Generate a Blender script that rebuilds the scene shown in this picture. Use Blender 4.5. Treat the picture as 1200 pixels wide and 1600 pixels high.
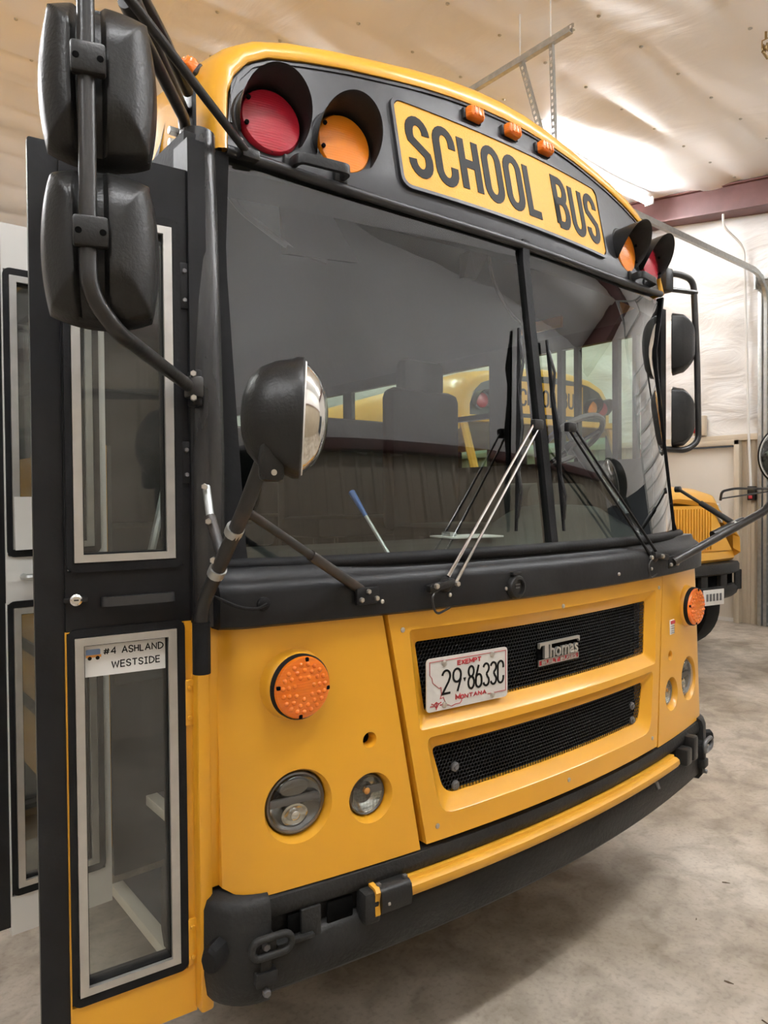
import bpy, bmesh, math, random
from mathutils import Vector, Matrix
random.seed(7)
for o in list(bpy.data.objects): bpy.data.objects.remove(o)
SC = bpy.context.scene
COL = SC.collection
PI = math.pi
R = math.radians

# ------------------------------------------------------------------ camera, world, exposure
cam_d = bpy.data.cameras.new('camera'); cam = bpy.data.objects.new('camera', cam_d); COL.objects.link(cam)
cam_d.sensor_fit = 'HORIZONTAL'; cam_d.sensor_width = 36; cam_d.lens = 1112.935 / 1200 * 36
cam_d.clip_start = 0.02; cam_d.clip_end = 100
def cam_axes(yaw, pitch, roll):
    w = Vector((math.sin(yaw)*math.cos(pitch), math.cos(yaw)*math.cos(pitch), math.sin(pitch)))
    r0 = Vector((math.cos(yaw), -math.sin(yaw), 0)); u0 = r0.cross(w)
    r = r0*math.cos(roll) + u0*math.sin(roll); u = u0*math.cos(roll) - r0*math.sin(roll)
    return r, u, w
_r, _u, _w = cam_axes(R(39.27319), R(-1.092805), R(-0.444075))
m4 = Matrix((_r, _u, -_w)).transposed().to_4x4(); m4.translation = Vector((-1.936614, -1.570105, 1.659356))
cam.matrix_world = m4
SC.camera = cam
wd = bpy.data.worlds.new('world'); SC.world = wd; wd.use_nodes = True
wd.node_tree.nodes['Background'].inputs[0].default_value = (.9, .93, 1, 1)
wd.node_tree.nodes['Background'].inputs[1].default_value = 0.05
SC.view_settings.view_transform = 'Standard'; SC.view_settings.look = 'None'
SC.view_settings.gamma = 1; SC.view_settings.use_curve_mapping = False
SC.view_settings.exposure = 0.33
TUBE_POWER = 95.0        # emission of the fluorescent tubes
TUBE_COL = (.975, .985, 1.0)

# ------------------------------------------------------------------ materials
def new_mat(name):
    m = bpy.data.materials.new(name); m.use_nodes = True
    nt = m.node_tree; return m, nt, nt.nodes, nt.links, nt.nodes['Principled BSDF']
def S(b, k, v): b.inputs[k].default_value = v
def mat(name, col, rough=.5, metal=0, var=0, vscale=8, bump=0, bscale=60, coat=0, col2=None, spec=.5, stretch=(1,1,1), thr=(.35,.7)):
    m, nt, N, L, b = new_mat(name)
    S(b,'Base Color',(*col,1)); S(b,'Roughness',rough); S(b,'Metallic',metal); S(b,'Specular IOR Level',spec)
    if coat: S(b,'Coat Weight',coat); S(b,'Coat Roughness',.12)
    tc = N.new('ShaderNodeTexCoord'); mp = N.new('ShaderNodeMapping'); mp.inputs['Scale'].default_value = stretch
    L.new(tc.outputs['Object'], mp.inputs['Vector'])
    if var or col2:
        n = N.new('ShaderNodeTexNoise'); n.inputs['Scale'].default_value = vscale; n.inputs['Detail'].default_value = 6
        L.new(mp.outputs[0], n.inputs['Vector'])
        cr = N.new('ShaderNodeValToRGB'); e = cr.color_ramp.elements
        e[0].position, e[1].position = thr
        c2 = col2 or tuple(c*(1-var) for c in col)
        e[0].color = (*c2,1); e[1].color = (*col,1)
        L.new(n.outputs['Fac'], cr.inputs['Fac']); L.new(cr.outputs[0], b.inputs['Base Color'])
    if bump:
        n2 = N.new('ShaderNodeTexNoise'); n2.inputs['Scale'].default_value = bscale; n2.inputs['Detail'].default_value = 4
        L.new(mp.outputs[0], n2.inputs['Vector'])
        bp = N.new('ShaderNodeBump'); bp.inputs['Strength'].default_value = bump; bp.inputs['Distance'].default_value = .01
        L.new(n2.outputs['Fac'], bp.inputs['Height']); L.new(bp.outputs[0], b.inputs['Normal'])
    return m
def glass(name, tint=(.8,.86,.82), refl=1.6, rough=0.0, dirt=0.0):
    m, nt, N, L, b = new_mat(name)
    out = N['Material Output']; N.remove(b)
    tr = N.new('ShaderNodeBsdfTransparent'); tr.inputs[0].default_value = (*tint,1)
    gl = N.new('ShaderNodeBsdfGlossy'); gl.inputs['Roughness'].default_value = rough
    lw = N.new('ShaderNodeLayerWeight'); lw.inputs['Blend'].default_value = .5
    pw = N.new('ShaderNodeMath'); pw.operation = 'POWER'; pw.inputs[1].default_value = 5; L.new(lw.outputs['Facing'], pw.inputs[0])
    fr = N.new('ShaderNodeMath'); fr.operation = 'MULTIPLY_ADD'; fr.inputs[1].default_value = .96; fr.inputs[2].default_value = .04; L.new(pw.outputs[0], fr.inputs[0])
    mu = N.new('ShaderNodeMath'); mu.operation = 'MULTIPLY'; mu.inputs[1].default_value = refl; mu.use_clamp = True
    L.new(fr.outputs[0], mu.inputs[0])
    mx = N.new('ShaderNodeMixShader'); L.new(mu.outputs[0], mx.inputs[0]); L.new(tr.outputs[0], mx.inputs[1]); L.new(gl.outputs[0], mx.inputs[2])
    res = mx
    if dirt:
        df = N.new('ShaderNodeBsdfDiffuse'); df.inputs[0].default_value = (.6,.58,.55,1)
        tc = N.new('ShaderNodeTexCoord'); n = N.new('ShaderNodeTexNoise'); n.inputs['Scale'].default_value = 9; n.inputs['Detail'].default_value = 8
        L.new(tc.outputs['Object'], n.inputs['Vector'])
        mr = N.new('ShaderNodeMapRange'); mr.inputs[1].default_value = .3; mr.inputs[2].default_value = .8; mr.inputs[3].default_value = dirt*.4; mr.inputs[4].default_value = dirt*1.6
        L.new(n.outputs['Fac'], mr.inputs[0])
        m2 = N.new('ShaderNodeMixShader'); L.new(mr.outputs[0], m2.inputs[0]); L.new(mx.outputs[0], m2.inputs[1]); L.new(df.outputs[0], m2.inputs[2]); res = m2
    L.new(res.outputs[0], out.inputs['Surface'])
    return m
def lens_mat(name, col, rough=.25):
    m, nt, N, L, b = new_mat(name)
    S(b,'Base Color',(*col,1)); S(b,'Roughness',rough); S(b,'Coat Weight',.6); S(b,'Coat Roughness',.08)
    S(b,'Subsurface Weight',.25); S(b,'Subsurface Radius',(.02,.01,.004)); S(b,'Subsurface Scale',.3)
    tc = N.new('ShaderNodeTexCoord'); wv = N.new('ShaderNodeTexWave'); wv.inputs['Scale'].default_value = 45; wv.wave_type='BANDS'; wv.bands_direction='Z'
    wv.inputs['Distortion'].default_value = .6
    L.new(tc.outputs['Object'], wv.inputs['Vector']); bp = N.new('ShaderNodeBump'); bp.inputs['Strength'].default_value = .15; bp.inputs['Distance'].default_value=.002
    L.new(wv.outputs['Fac'], bp.inputs['Height']); L.new(bp.outputs[0], b.inputs['Normal'])
    return m
def sheet_mat(name, col, sc=6, bumpd=.05, wscale=2.5, st=.32):
    """wrinkled white vinyl facing of the insulation"""
    m, nt, N, L, b = new_mat(name)
    S(b,'Base Color',(*col,1)); S(b,'Roughness',.42)
    tc = N.new('ShaderNodeTexCoord')
    mp = N.new('ShaderNodeMapping'); mp.inputs['Rotation'].default_value = (.3,.2,.5); mp.inputs['Scale'].default_value = (1,.35,1)
    L.new(tc.outputs['Object'], mp.inputs['Vector'])
    n = N.new('ShaderNodeTexNoise'); n.inputs['Scale'].default_value = sc*.3; n.inputs['Detail'].default_value = 5; n.inputs['Distortion'].default_value = 1.2
    L.new(mp.outputs[0], n.inputs['Vector'])
    wv = N.new('ShaderNodeTexNoise'); wv.noise_type='RIDGED_MULTIFRACTAL'; wv.inputs['Scale'].default_value = wscale; wv.inputs['Detail'].default_value = 3
    L.new(mp.outputs[0], wv.inputs['Vector'])
    ad = N.new('ShaderNodeMath'); ad.operation='MULTIPLY_ADD'; ad.inputs[1].default_value = .35; L.new(wv.outputs['Fac'], ad.inputs[0]); L.new(n.outputs['Fac'], ad.inputs[2])
    bp = N.new('ShaderNodeBump'); bp.inputs['Strength'].default_value = st; bp.inputs['Distance'].default_value = bumpd
    L.new(ad.outputs[0], bp.inputs['Height']); L.new(bp.outputs[0], b.inputs['Normal'])
    return m
def concrete():
    m, nt, N, L, b = new_mat('concrete')
    S(b,'Roughness',.55); S(b,'Specular IOR Level',.35)
    tc = N.new('ShaderNodeTexCoord')
    def noise(s, d, dist=0):
        n = N.new('ShaderNodeTexNoise'); n.inputs['Scale'].default_value=s; n.inputs['Detail'].default_value=d; n.inputs['Distortion'].default_value=dist
        L.new(tc.outputs['Object'], n.inputs['Vector']); return n
    a = noise(1.3, 9, .6); c = noise(7, 8, .8); d = noise(55, 5)
    r1 = N.new('ShaderNodeValToRGB'); r1.color_ramp.elements[0].position=.36; r1.color_ramp.elements[1].position=.64
    r1.color_ramp.elements[0].color=(.33,.275,.21,1); r1.color_ramp.elements[1].color=(.58,.515,.435,1); L.new(a.outputs['Fac'], r1.inputs['Fac'])
    r2 = N.new('ShaderNodeValToRGB'); r2.color_ramp.elements[0].position=.34; r2.color_ramp.elements[1].position=.6
    r2.color_ramp.elements[0].color=(.70,.69,.67,1); r2.color_ramp.elements[1].color=(1,1,1,1); L.new(c.outputs['Fac'], r2.inputs['Fac'])
    mx = N.new('ShaderNodeMix'); mx.data_type='RGBA'; mx.blend_type='MULTIPLY'; mx.inputs[0].default_value=1
    L.new(r1.outputs[0], mx.inputs[6]); L.new(r2.outputs[0], mx.inputs[7])
    r3 = N.new('ShaderNodeValToRGB'); r3.color_ramp.elements[0].position=.3; r3.color_ramp.elements[1].position=.5
    r3.color_ramp.elements[0].color=(.82,.81,.8,1); r3.color_ramp.elements[1].color=(1,1,1,1); L.new(d.outputs['Fac'], r3.inputs['Fac'])
    m2 = N.new('ShaderNodeMix'); m2.data_type='RGBA'; m2.blend_type='MULTIPLY'; m2.inputs[0].default_value=1
    L.new(mx.outputs[2], m2.inputs[6]); L.new(r3.outputs[0], m2.inputs[7]); L.new(m2.outputs[2], b.inputs['Base Color'])
    bp = N.new('ShaderNodeBump'); bp.inputs['Strength'].default_value=.25; bp.inputs['Distance'].default_value=.004
    L.new(d.outputs['Fac'], bp.inputs['Height']); L.new(bp.outputs[0], b.inputs['Normal'])
    return m
def emit(name, col, st):
    m, nt, N, L, b = new_mat(name); S(b,'Base Color',(*col,1)); S(b,'Emission Color',(*col,1)); S(b,'Emission Strength',st); return m

YEL = (.80,.385,.022)
M = dict(
 yellow = mat('bus yellow paint', YEL, .33, coat=.45, var=.07, vscale=2.2, bump=.02, bscale=14),
 yellow2= mat('weathered yellow', (.72,.36,.03), .45, var=.10, vscale=5),
 fyellow= mat('far bus yellow', (.78,.40,.04), .35, coat=.3),
 black  = mat('black paint', (.008,.008,.009), .36, var=.35, vscale=10, bump=.04, bscale=30, col2=(.013,.013,.014), thr=(.4,.75), spec=.2),
 dusty  = mat('dusty black', (.016,.0165,.018), .40, vscale=7, col2=(.008,.008,.009), bump=.08, bscale=50, thr=(.3,.8), spec=.25),
 rubber = mat('black rubber', (.011,.011,.012), .6, var=.4, vscale=12, bump=.1, bscale=90, spec=.2),
 bumper = mat('bumper black', (.013,.013,.013), .52, bump=.28, bscale=70, col2=(.024,.0235,.023), vscale=5, spec=.25),
 plastic= mat('black moulded plastic', (.009,.009,.010), .34, bump=.10, bscale=160, col2=(.017,.0165,.016), vscale=9, thr=(.45,.9), spec=.32),
 header = mat('header black', (.015,.015,.017), .38, col2=(.028,.028,.030), vscale=9, thr=(.35,.8), bump=.05, bscale=25, spec=.45),
 pillar = mat('worn black tube', (.012,.012,.013), .27, col2=(.035,.033,.031), vscale=16, bump=.25, bscale=30, stretch=(1,1,.18), thr=(.3,.72)),
 tube   = mat('worn tube', (.013,.013,.014), .32, col2=(.028,.026,.024), vscale=14, bump=.08, bscale=60),
 rust   = mat('rusty tube', (.018,.017,.016), .42, col2=(.05,.034,.024), vscale=10, thr=(.30,.50)),
 alu    = mat('aluminium frame', (.62,.61,.58), .38, metal=.75, var=.12, vscale=20),
 galv   = mat('galvanised steel', (.55,.57,.56), .42, metal=.8, var=.2, vscale=25),
 chrome = mat('chrome', (.8,.8,.8), .12, metal=1),
 bolt   = mat('zinc bolt', (.62,.6,.56), .3, metal=.9),
 mirror = mat('convex mirror', (.75,.74,.70), .10, metal=1),
 whitep = mat('white paint', (.74,.73,.70), .4),
 paper  = mat('paper', (.80,.79,.76), .7),
 cream  = mat('cream steel', (.62,.54,.42), .45, var=.08, vscale=3),
 siding = mat('tan siding', (.53,.455,.35), .45, var=.1, vscale=2),
 door   = mat('painted door', (.74,.69,.61), .5, var=.05, vscale=2),
 maroon = mat('oxide primer', (.16,.065,.06), .55, var=.25, vscale=5),
 sheet  = sheet_mat('vinyl insulation facing', (.91,.915,.92)),
 sheetw = sheet_mat('vinyl wall facing', (.78,.77,.755), sc=9, bumpd=.08, wscale=1.6, st=.6),
 floor  = concrete(),
 red    = lens_mat('red lens', (.42,.012,.03)),
 amber  = lens_mat('amber lens', (.86,.26,.012)),
 amber2 = lens_mat('orange lens', (.85,.20,.012), .15),
 windsh = glass('windshield glass', (.82,.88,.84), 2.5),
 pane2  = glass('tinted door glass', (.50,.52,.50), 2.2, dirt=.12),
 handle = mat('grey plastic', (.030,.030,.031), .35),
 pane   = glass('door glass', (.86,.88,.86), 1.1, dirt=.05),
 side   = glass('side glass', (.80,.90,.84), 1.0),
 lampgl = glass('lamp glass', (.93,.94,.93), 1.2),
 sign   = mat('reflective yellow', (.80,.37,.018), .38, bump=.25, bscale=260),
 ink    = mat('black lettering', (.007,.007,.007), .5, col2=(.025,.022,.016), vscale=60, thr=(.22,.38), spec=.15),
 redink = mat('red ink', (.45,.03,.04), .5),
 plate  = mat('plate white', (.72,.70,.66), .35, var=.08, vscale=30),
 blueink= mat('blue ink', (.18,.27,.45), .6),
 orink  = mat('orange ink', (.7,.3,.06), .6),
 inter  = mat('interior grey', (.045,.047,.05), .6),
 seat   = mat('seat vinyl', (.016,.018,.021), .6, spec=.2, bump=.05),
 dash   = mat('dashboard', (.028,.03,.028), .55, bump=.05, bscale=120),
 nosing = mat('step nosing', (.66,.62,.52), .6),
 greymet= mat('grey metal', (.16,.16,.165), .4, metal=.5),
 reflect= mat('lamp reflector', (.55,.55,.53), .14, metal=1),
 reflect2= mat('dark reflector', (.20,.20,.20), .16, metal=1),
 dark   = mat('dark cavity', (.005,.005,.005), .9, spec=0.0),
 blue   = mat('blue plastic', (.03,.10,.32), .4),
 grass  = mat('dry grass', (.09,.06,.035), .8),
 tube_e = emit('fluorescent tube', TUBE_COL, TUBE_POWER),
 whitefix = mat('white enamel', (.8,.8,.78), .35),
)

# ------------------------------------------------------------------ mesh builder
class MB:
    def __init__(s): s.v=[]; s.f=[]; s.mp=None
    def add(s, vs, fs):
        b=len(s.v); s.v += [tuple(v) for v in vs]; s.f += [tuple(i+b for i in f) for f in fs]; return s
    def box(s, c, d, bev=0, rot=None):
        bm=bmesh.new(); bmesh.ops.create_cube(bm, size=1)
        for v in bm.verts: v.co=Vector((v.co.x*d[0], v.co.y*d[1], v.co.z*d[2]))
        if bev: bmesh.ops.bevel(bm, geom=bm.edges[:], offset=bev, segments=2, affect='EDGES', profile=.5)
        q = rot if rot is not None else Matrix.Identity(3)
        vs=[q@v.co+Vector(c) for v in bm.verts]; bm.verts.index_update(); fs=[[v.index for v in f.verts] for f in bm.faces]; bm.free()
        return s.add(vs,fs)
    def bx(s, x0,x1,y0,y1,z0,z1, bev=0):
        return s.box(((x0+x1)/2,(y0+y1)/2,(z0+z1)/2),(abs(x1-x0),abs(y1-y0),abs(z1-z0)),bev)
    def tube(s, pts, r, n=12, cap=True, closed=False):
        pts=[Vector(p) for p in pts]; k=len(pts); rr = r if isinstance(r,(list,tuple)) else [r]*k
        up=None; rings=[]
        for i,p in enumerate(pts):
            a=pts[(i-1)%k] if (i>0 or closed) else p; b=pts[(i+1)%k] if (i<k-1 or closed) else p
            t=(b-a).normalized()
            if up is None:
                up=Vector((0,0,1)) if abs(t.z)<.9 else Vector((1,0,0))
            up=(up-t*up.dot(t)).normalized(); sd=t.cross(up)
            rings.append([p+(up*math.cos(2*PI*j/n)+sd*math.sin(2*PI*j/n))*rr[i] for j in range(n)])
        return s.loft(rings, closed_u=True, closed_v=closed, cap=cap and not closed)
    def loft(s, rings, closed_u=True, closed_v=False, cap=False):
        n=len(rings[0]); vs=[v for r in rings for v in r]; fs=[]; m=len(rings)
        for i in range(m if closed_v else m-1):
            for j in range(n if closed_u else n-1):
                a=i*n+j; b=i*n+(j+1)%n; i2=(i+1)%m; c=i2*n+(j+1)%n; d=i2*n+j
                fs.append((a,b,c,d))
        if cap: fs.append(tuple(range(n))[::-1]); fs.append(tuple((m-1)*n+j for j in range(n)))
        return s.add(vs,fs)
    def lathe(s, c, ax, prof, n=32, ref=None, sx=1, sy=1, cap0=True, cap1=True):
        """prof: list of (radius, height along ax)"""
        ax=Vector(ax).normalized(); ref=Vector(ref) if ref else (Vector((0,0,1)) if abs(ax.z)<.9 else Vector((1,0,0)))
        e1=(ref-ax*ref.dot(ax)).normalized(); e2=ax.cross(e1); c=Vector(c)
        rings=[[c+ax*h+(e1*math.cos(2*PI*j/n)*sx+e2*math.sin(2*PI*j/n)*sy)*max(r,1e-5) for j in range(n)] for r,h in prof]
        b=len(s.v); s.loft(rings)
        if cap0: s.f.append(tuple(b+j for j in range(n))[::-1])
        if cap1: s.f.append(tuple(b+(len(prof)-1)*n+j for j in range(n)))
        return s
    def grid(s, P, nu, nv):
        vs=[P(i/nu,j/nv) for i in range(nu+1) for j in range(nv+1)]
        fs=[(i*(nv+1)+j,(i+1)*(nv+1)+j,(i+1)*(nv+1)+j+1,i*(nv+1)+j+1) for i in range(nu) for j in range(nv)]
        return s.add(vs,fs)
    def slab(s, Pf, Pb, nu, nv):
        """closed solid between a front grid and a back grid"""
        b=len(s.v); s.grid(Pf,nu,nv); b2=len(s.v)
        vs=[Pb(i/nu,j/nv) for i in range(nu+1) for j in range(nv+1)]
        s.v += [tuple(v) for v in vs]; w=nv+1
        for i in range(nu):
            for j in range(nv): s.f.append((b2+i*w+j, b2+i*w+j+1, b2+(i+1)*w+j+1, b2+(i+1)*w+j))
        for i in range(nu):
            s.f.append((b+i*w, b2+i*w, b2+(i+1)*w, b+(i+1)*w)); q=nv
            s.f.append((b+i*w+q, b+(i+1)*w+q, b2+(i+1)*w+q, b2+i*w+q))
        for j in range(nv):
            s.f.append((b+j, b+j+1, b2+j+1, b2+j)); q=nu*w
            s.f.append((b+q+j, b2+q+j, b2+q+j+1, b+q+j+1))
        return s
    def prism(s, poly, d0, d1, mp):
        """poly in 2D, extruded between depths d0 (front) and d1, through mp(a,b,d)"""
        n=len(poly); vs=[mp(a,b,d0) for a,b in poly]+[mp(a,b,d1) for a,b in poly]
        fs=[tuple(range(n)), tuple(range(2*n-1,n-1,-1))]+[(i,i+n,(i+1)%n+n,(i+1)%n) for i in range(n)]
        return s.add(vs,fs)
    def ribbon(s, pl, t, h0, h1, mp, closed=False, step=.02):
        """flat stroke of width t along a 2D path, extruded between h0 (top) and h1, through mp(x,z,h)"""
        pts=[]; k=len(pl)
        for i in range(k if closed else k-1):
            a=Vector(pl[i]); b=Vector(pl[(i+1)%k]); n=max(1,int((b-a).length/step+.5))
            for q in range(n): pts.append(a.lerp(b,q/n))
        if not closed: pts.append(Vector(pl[-1]))
        m=len(pts); L=[];Rr=[]
        for i,p in enumerate(pts):
            a=pts[(i-1)%m] if (i>0 or closed) else p; b=pts[(i+1)%m] if (i<m-1 or closed) else p
            d1=(p-a); d2=(b-p)
            if d1.length<1e-9: d1=d2
            if d2.length<1e-9: d2=d1
            d1.normalize(); d2.normalize(); tg=(d1+d2)
            if tg.length<1e-6: tg=d1.copy()
            tg.normalize(); nn=Vector((-tg.y,tg.x)); cs=max(.45,nn.dot(Vector((-d1.y,d1.x))))
            L.append(p+nn*(t/2/cs)); Rr.append(p-nn*(t/2/cs))
        rings=[[mp(l.x,l.y,h0),mp(r.x,r.y,h0),mp(r.x,r.y,h1),mp(l.x,l.y,h1)] for l,r in zip(L,Rr)]
        return s.loft(rings, closed_u=True, closed_v=closed, cap=not closed)
    def hexnut(s, c, ax, r, h): return s.lathe(c, ax, [(r,0),(r,h*.8),(r*.82,h)], n=6)
    def build(s, name, m, parent=None, smooth=True, ang=38, kind=None, label=None):
        me=bpy.data.meshes.new(name)
        off=Vector((0,0,0)); p=parent
        while p is not None: off+=p.location; p=p.parent
        me.from_pydata([tuple(Vector(v)-off) for v in s.v],[],s.f)
        bm=bmesh.new(); bm.from_mesh(me); bmesh.ops.remove_doubles(bm, verts=bm.verts[:], dist=1e-6)
        bmesh.ops.recalc_face_normals(bm, faces=bm.faces[:]); bm.to_mesh(me); bm.free()
        return link(name, me, m, parent, smooth, ang, kind, label)
def link(name, me, m, parent=None, smooth=True, ang=38, kind=None, label=None):
    if m is not None:
        me.materials.clear(); me.materials.append(M[m] if isinstance(m,str) else m)
    if smooth:
        me.polygons.foreach_set('use_smooth',[True]*len(me.polygons)); me.set_sharp_from_angle(angle=R(ang))
    o=bpy.data.objects.new(name, me); COL.objects.link(o)
    if parent is not None: o.parent=parent
    if kind: o['kind']=kind
    if label: o['label']=label
    return o
def thing(name, label, cat, loc=(0,0,0), group=None):
    o=bpy.data.objects.new(name,None); COL.objects.link(o); o.location=loc; o.empty_display_size=.1
    o['label']=label; o['category']=cat
    if group: o['group']=group
    return o
def tag(o, label, cat, group=None):
    o['label']=label; o['category']=cat
    if group: o['group']=group
    return o
def cut(o, cutters):
    """boolean-difference the closed cutter builders from mesh object o"""
    tmp=[]
    for c in cutters:
        me=bpy.data.meshes.new('cutter'); me.from_pydata(c.v,[],c.f)
        bm=bmesh.new(); bm.from_mesh(me); bmesh.ops.recalc_face_normals(bm, faces=bm.faces[:]); bm.to_mesh(me); bm.free()
        co=bpy.data.objects.new('cutter',me); COL.objects.link(co); tmp.append(co)
        md=o.modifiers.new('b','BOOLEAN'); md.operation='DIFFERENCE'; md.solver='EXACT'; md.object=co
    dg=bpy.context.evaluated_depsgraph_get(); me=bpy.data.meshes.new_from_object(o.evaluated_get(dg))
    o.modifiers.clear(); old=o.data; o.data=me; me.name=old.name
    for c in tmp: bpy.data.objects.remove(c)
    me.polygons.foreach_set('use_smooth',[True]*len(me.polygons)); me.set_sharp_from_angle(angle=R(32))
    return o
def arc(cx,cz,rx,rz,a0,a1,n=8): return [(cx+rx*math.cos(R(a0+(a1-a0)*i/n)), cz+rz*math.sin(R(a0+(a1-a0)*i/n))) for i in range(n+1)]
def rrect(x0,x1,z0,z1,r,n=5):
    return arc(x1-r,z1-r,r,r,0,90,n)+arc(x0+r,z1-r,r,r,90,180,n)+arc(x0+r,z0+r,r,r,180,270,n)+arc(x1-r,z0+r,r,r,270,360,n)
def ring_frame(mb, o, i, d0, d1, mp):
    """a frame between two closed outlines of equal point count"""
    n=len(o)
    rings=[[mp(*o[k],d0),mp(*i[k],d0),mp(*i[k],d1),mp(*o[k],d1)] for k in range(n)]
    return mb.loft(rings, closed_u=True, closed_v=True)
def smoothpath(pts, r=.05, n=6):
    """round the corners of a 3D polyline"""
    P=[Vector(p) for p in pts]; out=[P[0]]
    for i in range(1,len(P)-1):
        a,b,c=P[i-1],P[i],P[i+1]; q=min(r,(b-a).length*.45,(c-b).length*.45)
        s=b+(a-b).normalized()*q; e=b+(c-b).normalized()*q
        out += [ (s*(1-t)**2 + b*2*t*(1-t) + e*t*t) for t in [k/n for k in range(n+1)]]
    out.append(P[-1]); return out

# stroke letters, unit height; each entry: width, list of (closed, points)
def glyph(ch, W=.46):
    r=W/2
    if ch in 'O0': return W,[(1, arc(r,1-r,r,r,0,180,10)+arc(r,r,r,r,180,360,10))]
    if ch=='S': return W,[(0, arc(r,1-r,r,r,-5,180,10)+[(0,.70),(.05*W,.62),(.95*W,.38),(W,.30)]+arc(r,r,r,r,0,-185,10))]
    if ch=='C': return W,[(0, [(W,.68)]+arc(r,1-r,r,r,0,180,10)+arc(r,r,r,r,180,360,10)+[(W,.32)])]
    if ch=='H': return W,[(0,[(0,0),(0,1)]),(0,[(W,0),(W,1)]),(0,[(0,.52),(W,.52)])]
    if ch=='L': return W*.9,[(0,[(0,1),(0,0),(W*.9,0)])]
    if ch=='B': return W,[(1,[(0,0),(0,1),(W*.5,1)]+arc(W*.5,.77,W*.45,.23,90,-90,8)[1:]+[(0,.54)]),(0,[(0,.54),(W*.5,.54)]+arc(W*.5,.27,W*.5,.27,90,-90,8)[1:]+[(0,0)])]
    if ch=='U': return W,[(0,[(0,1)]+arc(r,r,r,r,180,360,10)+[(W,1)])]
    if ch=='2': return W,[(0, arc(r,1-r,r,r,170,-20,10)+[(W*.8,.5),(0,0),(W,0)])]
    if ch=='9': return W,[(1, arc(r,1-r,r,r,0,180,8)+arc(r,.42+r,r,r,180,360,8)),(0,[(W,1-r),(W*.96,.5),(W*.55,0)])]
    if ch=='6': return W,[(1, arc(r,.58-r,r,r,0,180,8)+arc(r,r,r,r,180,360,8)),(0,[(0,r),(W*.04,.5),(W*.5,1)])]
    if ch=='8': return W,[(1, arc(r,.77,r*.9,.23,-90,270,14)),(1, arc(r,.27,r,.27,90,450,14))]
    if ch=='3': return W,[(0, arc(r,1-r,r,r,165,-60,8)+[(r*1.1,.54)]),(0,[(r*1.1,.54)]+arc(r,r,r,r,60,-165,8))]
    if ch=='A': return .62,[(0,[(0,0),(.33,1),(.62,0)]),(0,[(.1,.36),(.55,.36)])]
    if ch=='N': return .58,[(0,[(0,0),(.02,1),(.54,.05),(.58,1)])]
    if ch=='D': return .6,[(1,[(0,0),(0,1)]+arc(.1,.5,.5,.5,80,-80,8))]
    if ch=='W': return .85,[(0,[(0,1),(.2,0),(.42,.85),(.64,0),(.85,1)])]
    if ch=='E': return .5,[(0,[(.5,1),(0,1),(0,0),(.5,0)]),(0,[(0,.52),(.45,.52)])]
    if ch=='T': return .6,[(0,[(0,1),(.6,1)]),(0,[(.3,1),(.3,0)])]
    if ch=='I': return .4,[(0,[(0,1),(.4,1)]),(0,[(.2,1),(.2,0)]),(0,[(0,0),(.4,0)])]
    if ch=='#': return .7,[(0,[(.15,.05),(.3,.95)]),(0,[(.42,.05),(.57,.95)]),(0,[(.02,.62),(.7,.66)]),(0,[(0,.32),(.66,.36)])]
    if ch=='4': return .55,[(0,[(.42,0),(.42,1),(0,.35),(.55,.35)])]
    if ch=='M': return .6,[(0,[(0,0),(0,1),(.3,.3),(.6,1),(.6,0)])]
    if ch=='X': return .5,[(0,[(0,0),(.5,1)]),(0,[(0,1),(.5,0)])]
    if ch=='P': return .48,[(0,[(0,0),(0,1),(.25,1)]+arc(.25,.76,.23,.24,90,-90,6)[1:]+[(0,.52)])]
    return .3,[]
def write(mb, text, x0, z0, h, t, mp, W=.46, gap=.22, x1=None, h0=0, h1=.002, step=.02):
    """lettering from x0 (to x1 if given) with baseline z0, height h, stroke t; x runs in the reading direction"""
    gl=[glyph(c,W) for c in text]; tot=sum(g[0] for g in gl)+gap*(len(gl)-1)
    kx=(x1-x0)/tot if x1 is not None else h
    x=x0
    for w,ps in gl:
        for cl,pl in ps:
            mb.ribbon([(x+a*kx, z0+t/2+b*(h-t)) for a,b in pl], t, h0, h1, mp, bool(cl), step)
        x += (w+gap)*kx
    return mb

# ------------------------------------------------------------------ the building
XW, YB, XL, YF, YR = 7.58, -3.4, -9.0, 15.0, 9.0     # right wall, back wall, left wall, far wall, ridge
def zc(y): return 5.6+.145*(min(y,2*YR-y)-2.4)
def structure(o): o['kind']='structure'; return o
structure(MB().bx(XL,XW,YB,YF,-.15,0).build('floor','floor',smooth=False))
mb=MB(); PITCH=.77
def ceil_pt(u,v):
    x=XL+(XW-XL)*u; y=YB+(YF-YB)*v
    ph=((y-1.02)/PITCH)%1
    sag=.055*math.sin(PI*ph)**.8*(.75+.25*math.sin(x*1.7+y*2.3))
    sag+=.02*math.sin(x*3.1+math.sin(y*4)*1.5)*math.sin(PI*ph)
    return Vector((x,y,zc(y)-sag))
mb.grid(ceil_pt, 150, 240)
CE=structure(mb.build('ceiling','sheet',ang=80))
pin=None
for i in range(16):
    for j in range(-1,9):
        x=-2.2+i*.62+(j%2)*.31; y=1.02+j*PITCH
        if x>XW-.2: continue
        if pin is None:
            pin=MB().lathe((0,0,0),(0,0,-1),[(.017,-.01),(.017,.006),(.009,.012)],n=10).build('insulation_pin','galv',CE); o=pin
        else:
            o=pin.copy(); COL.objects.link(o); o.parent=CE
        o.location=(x,y,zc(y)-.006)
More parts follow.
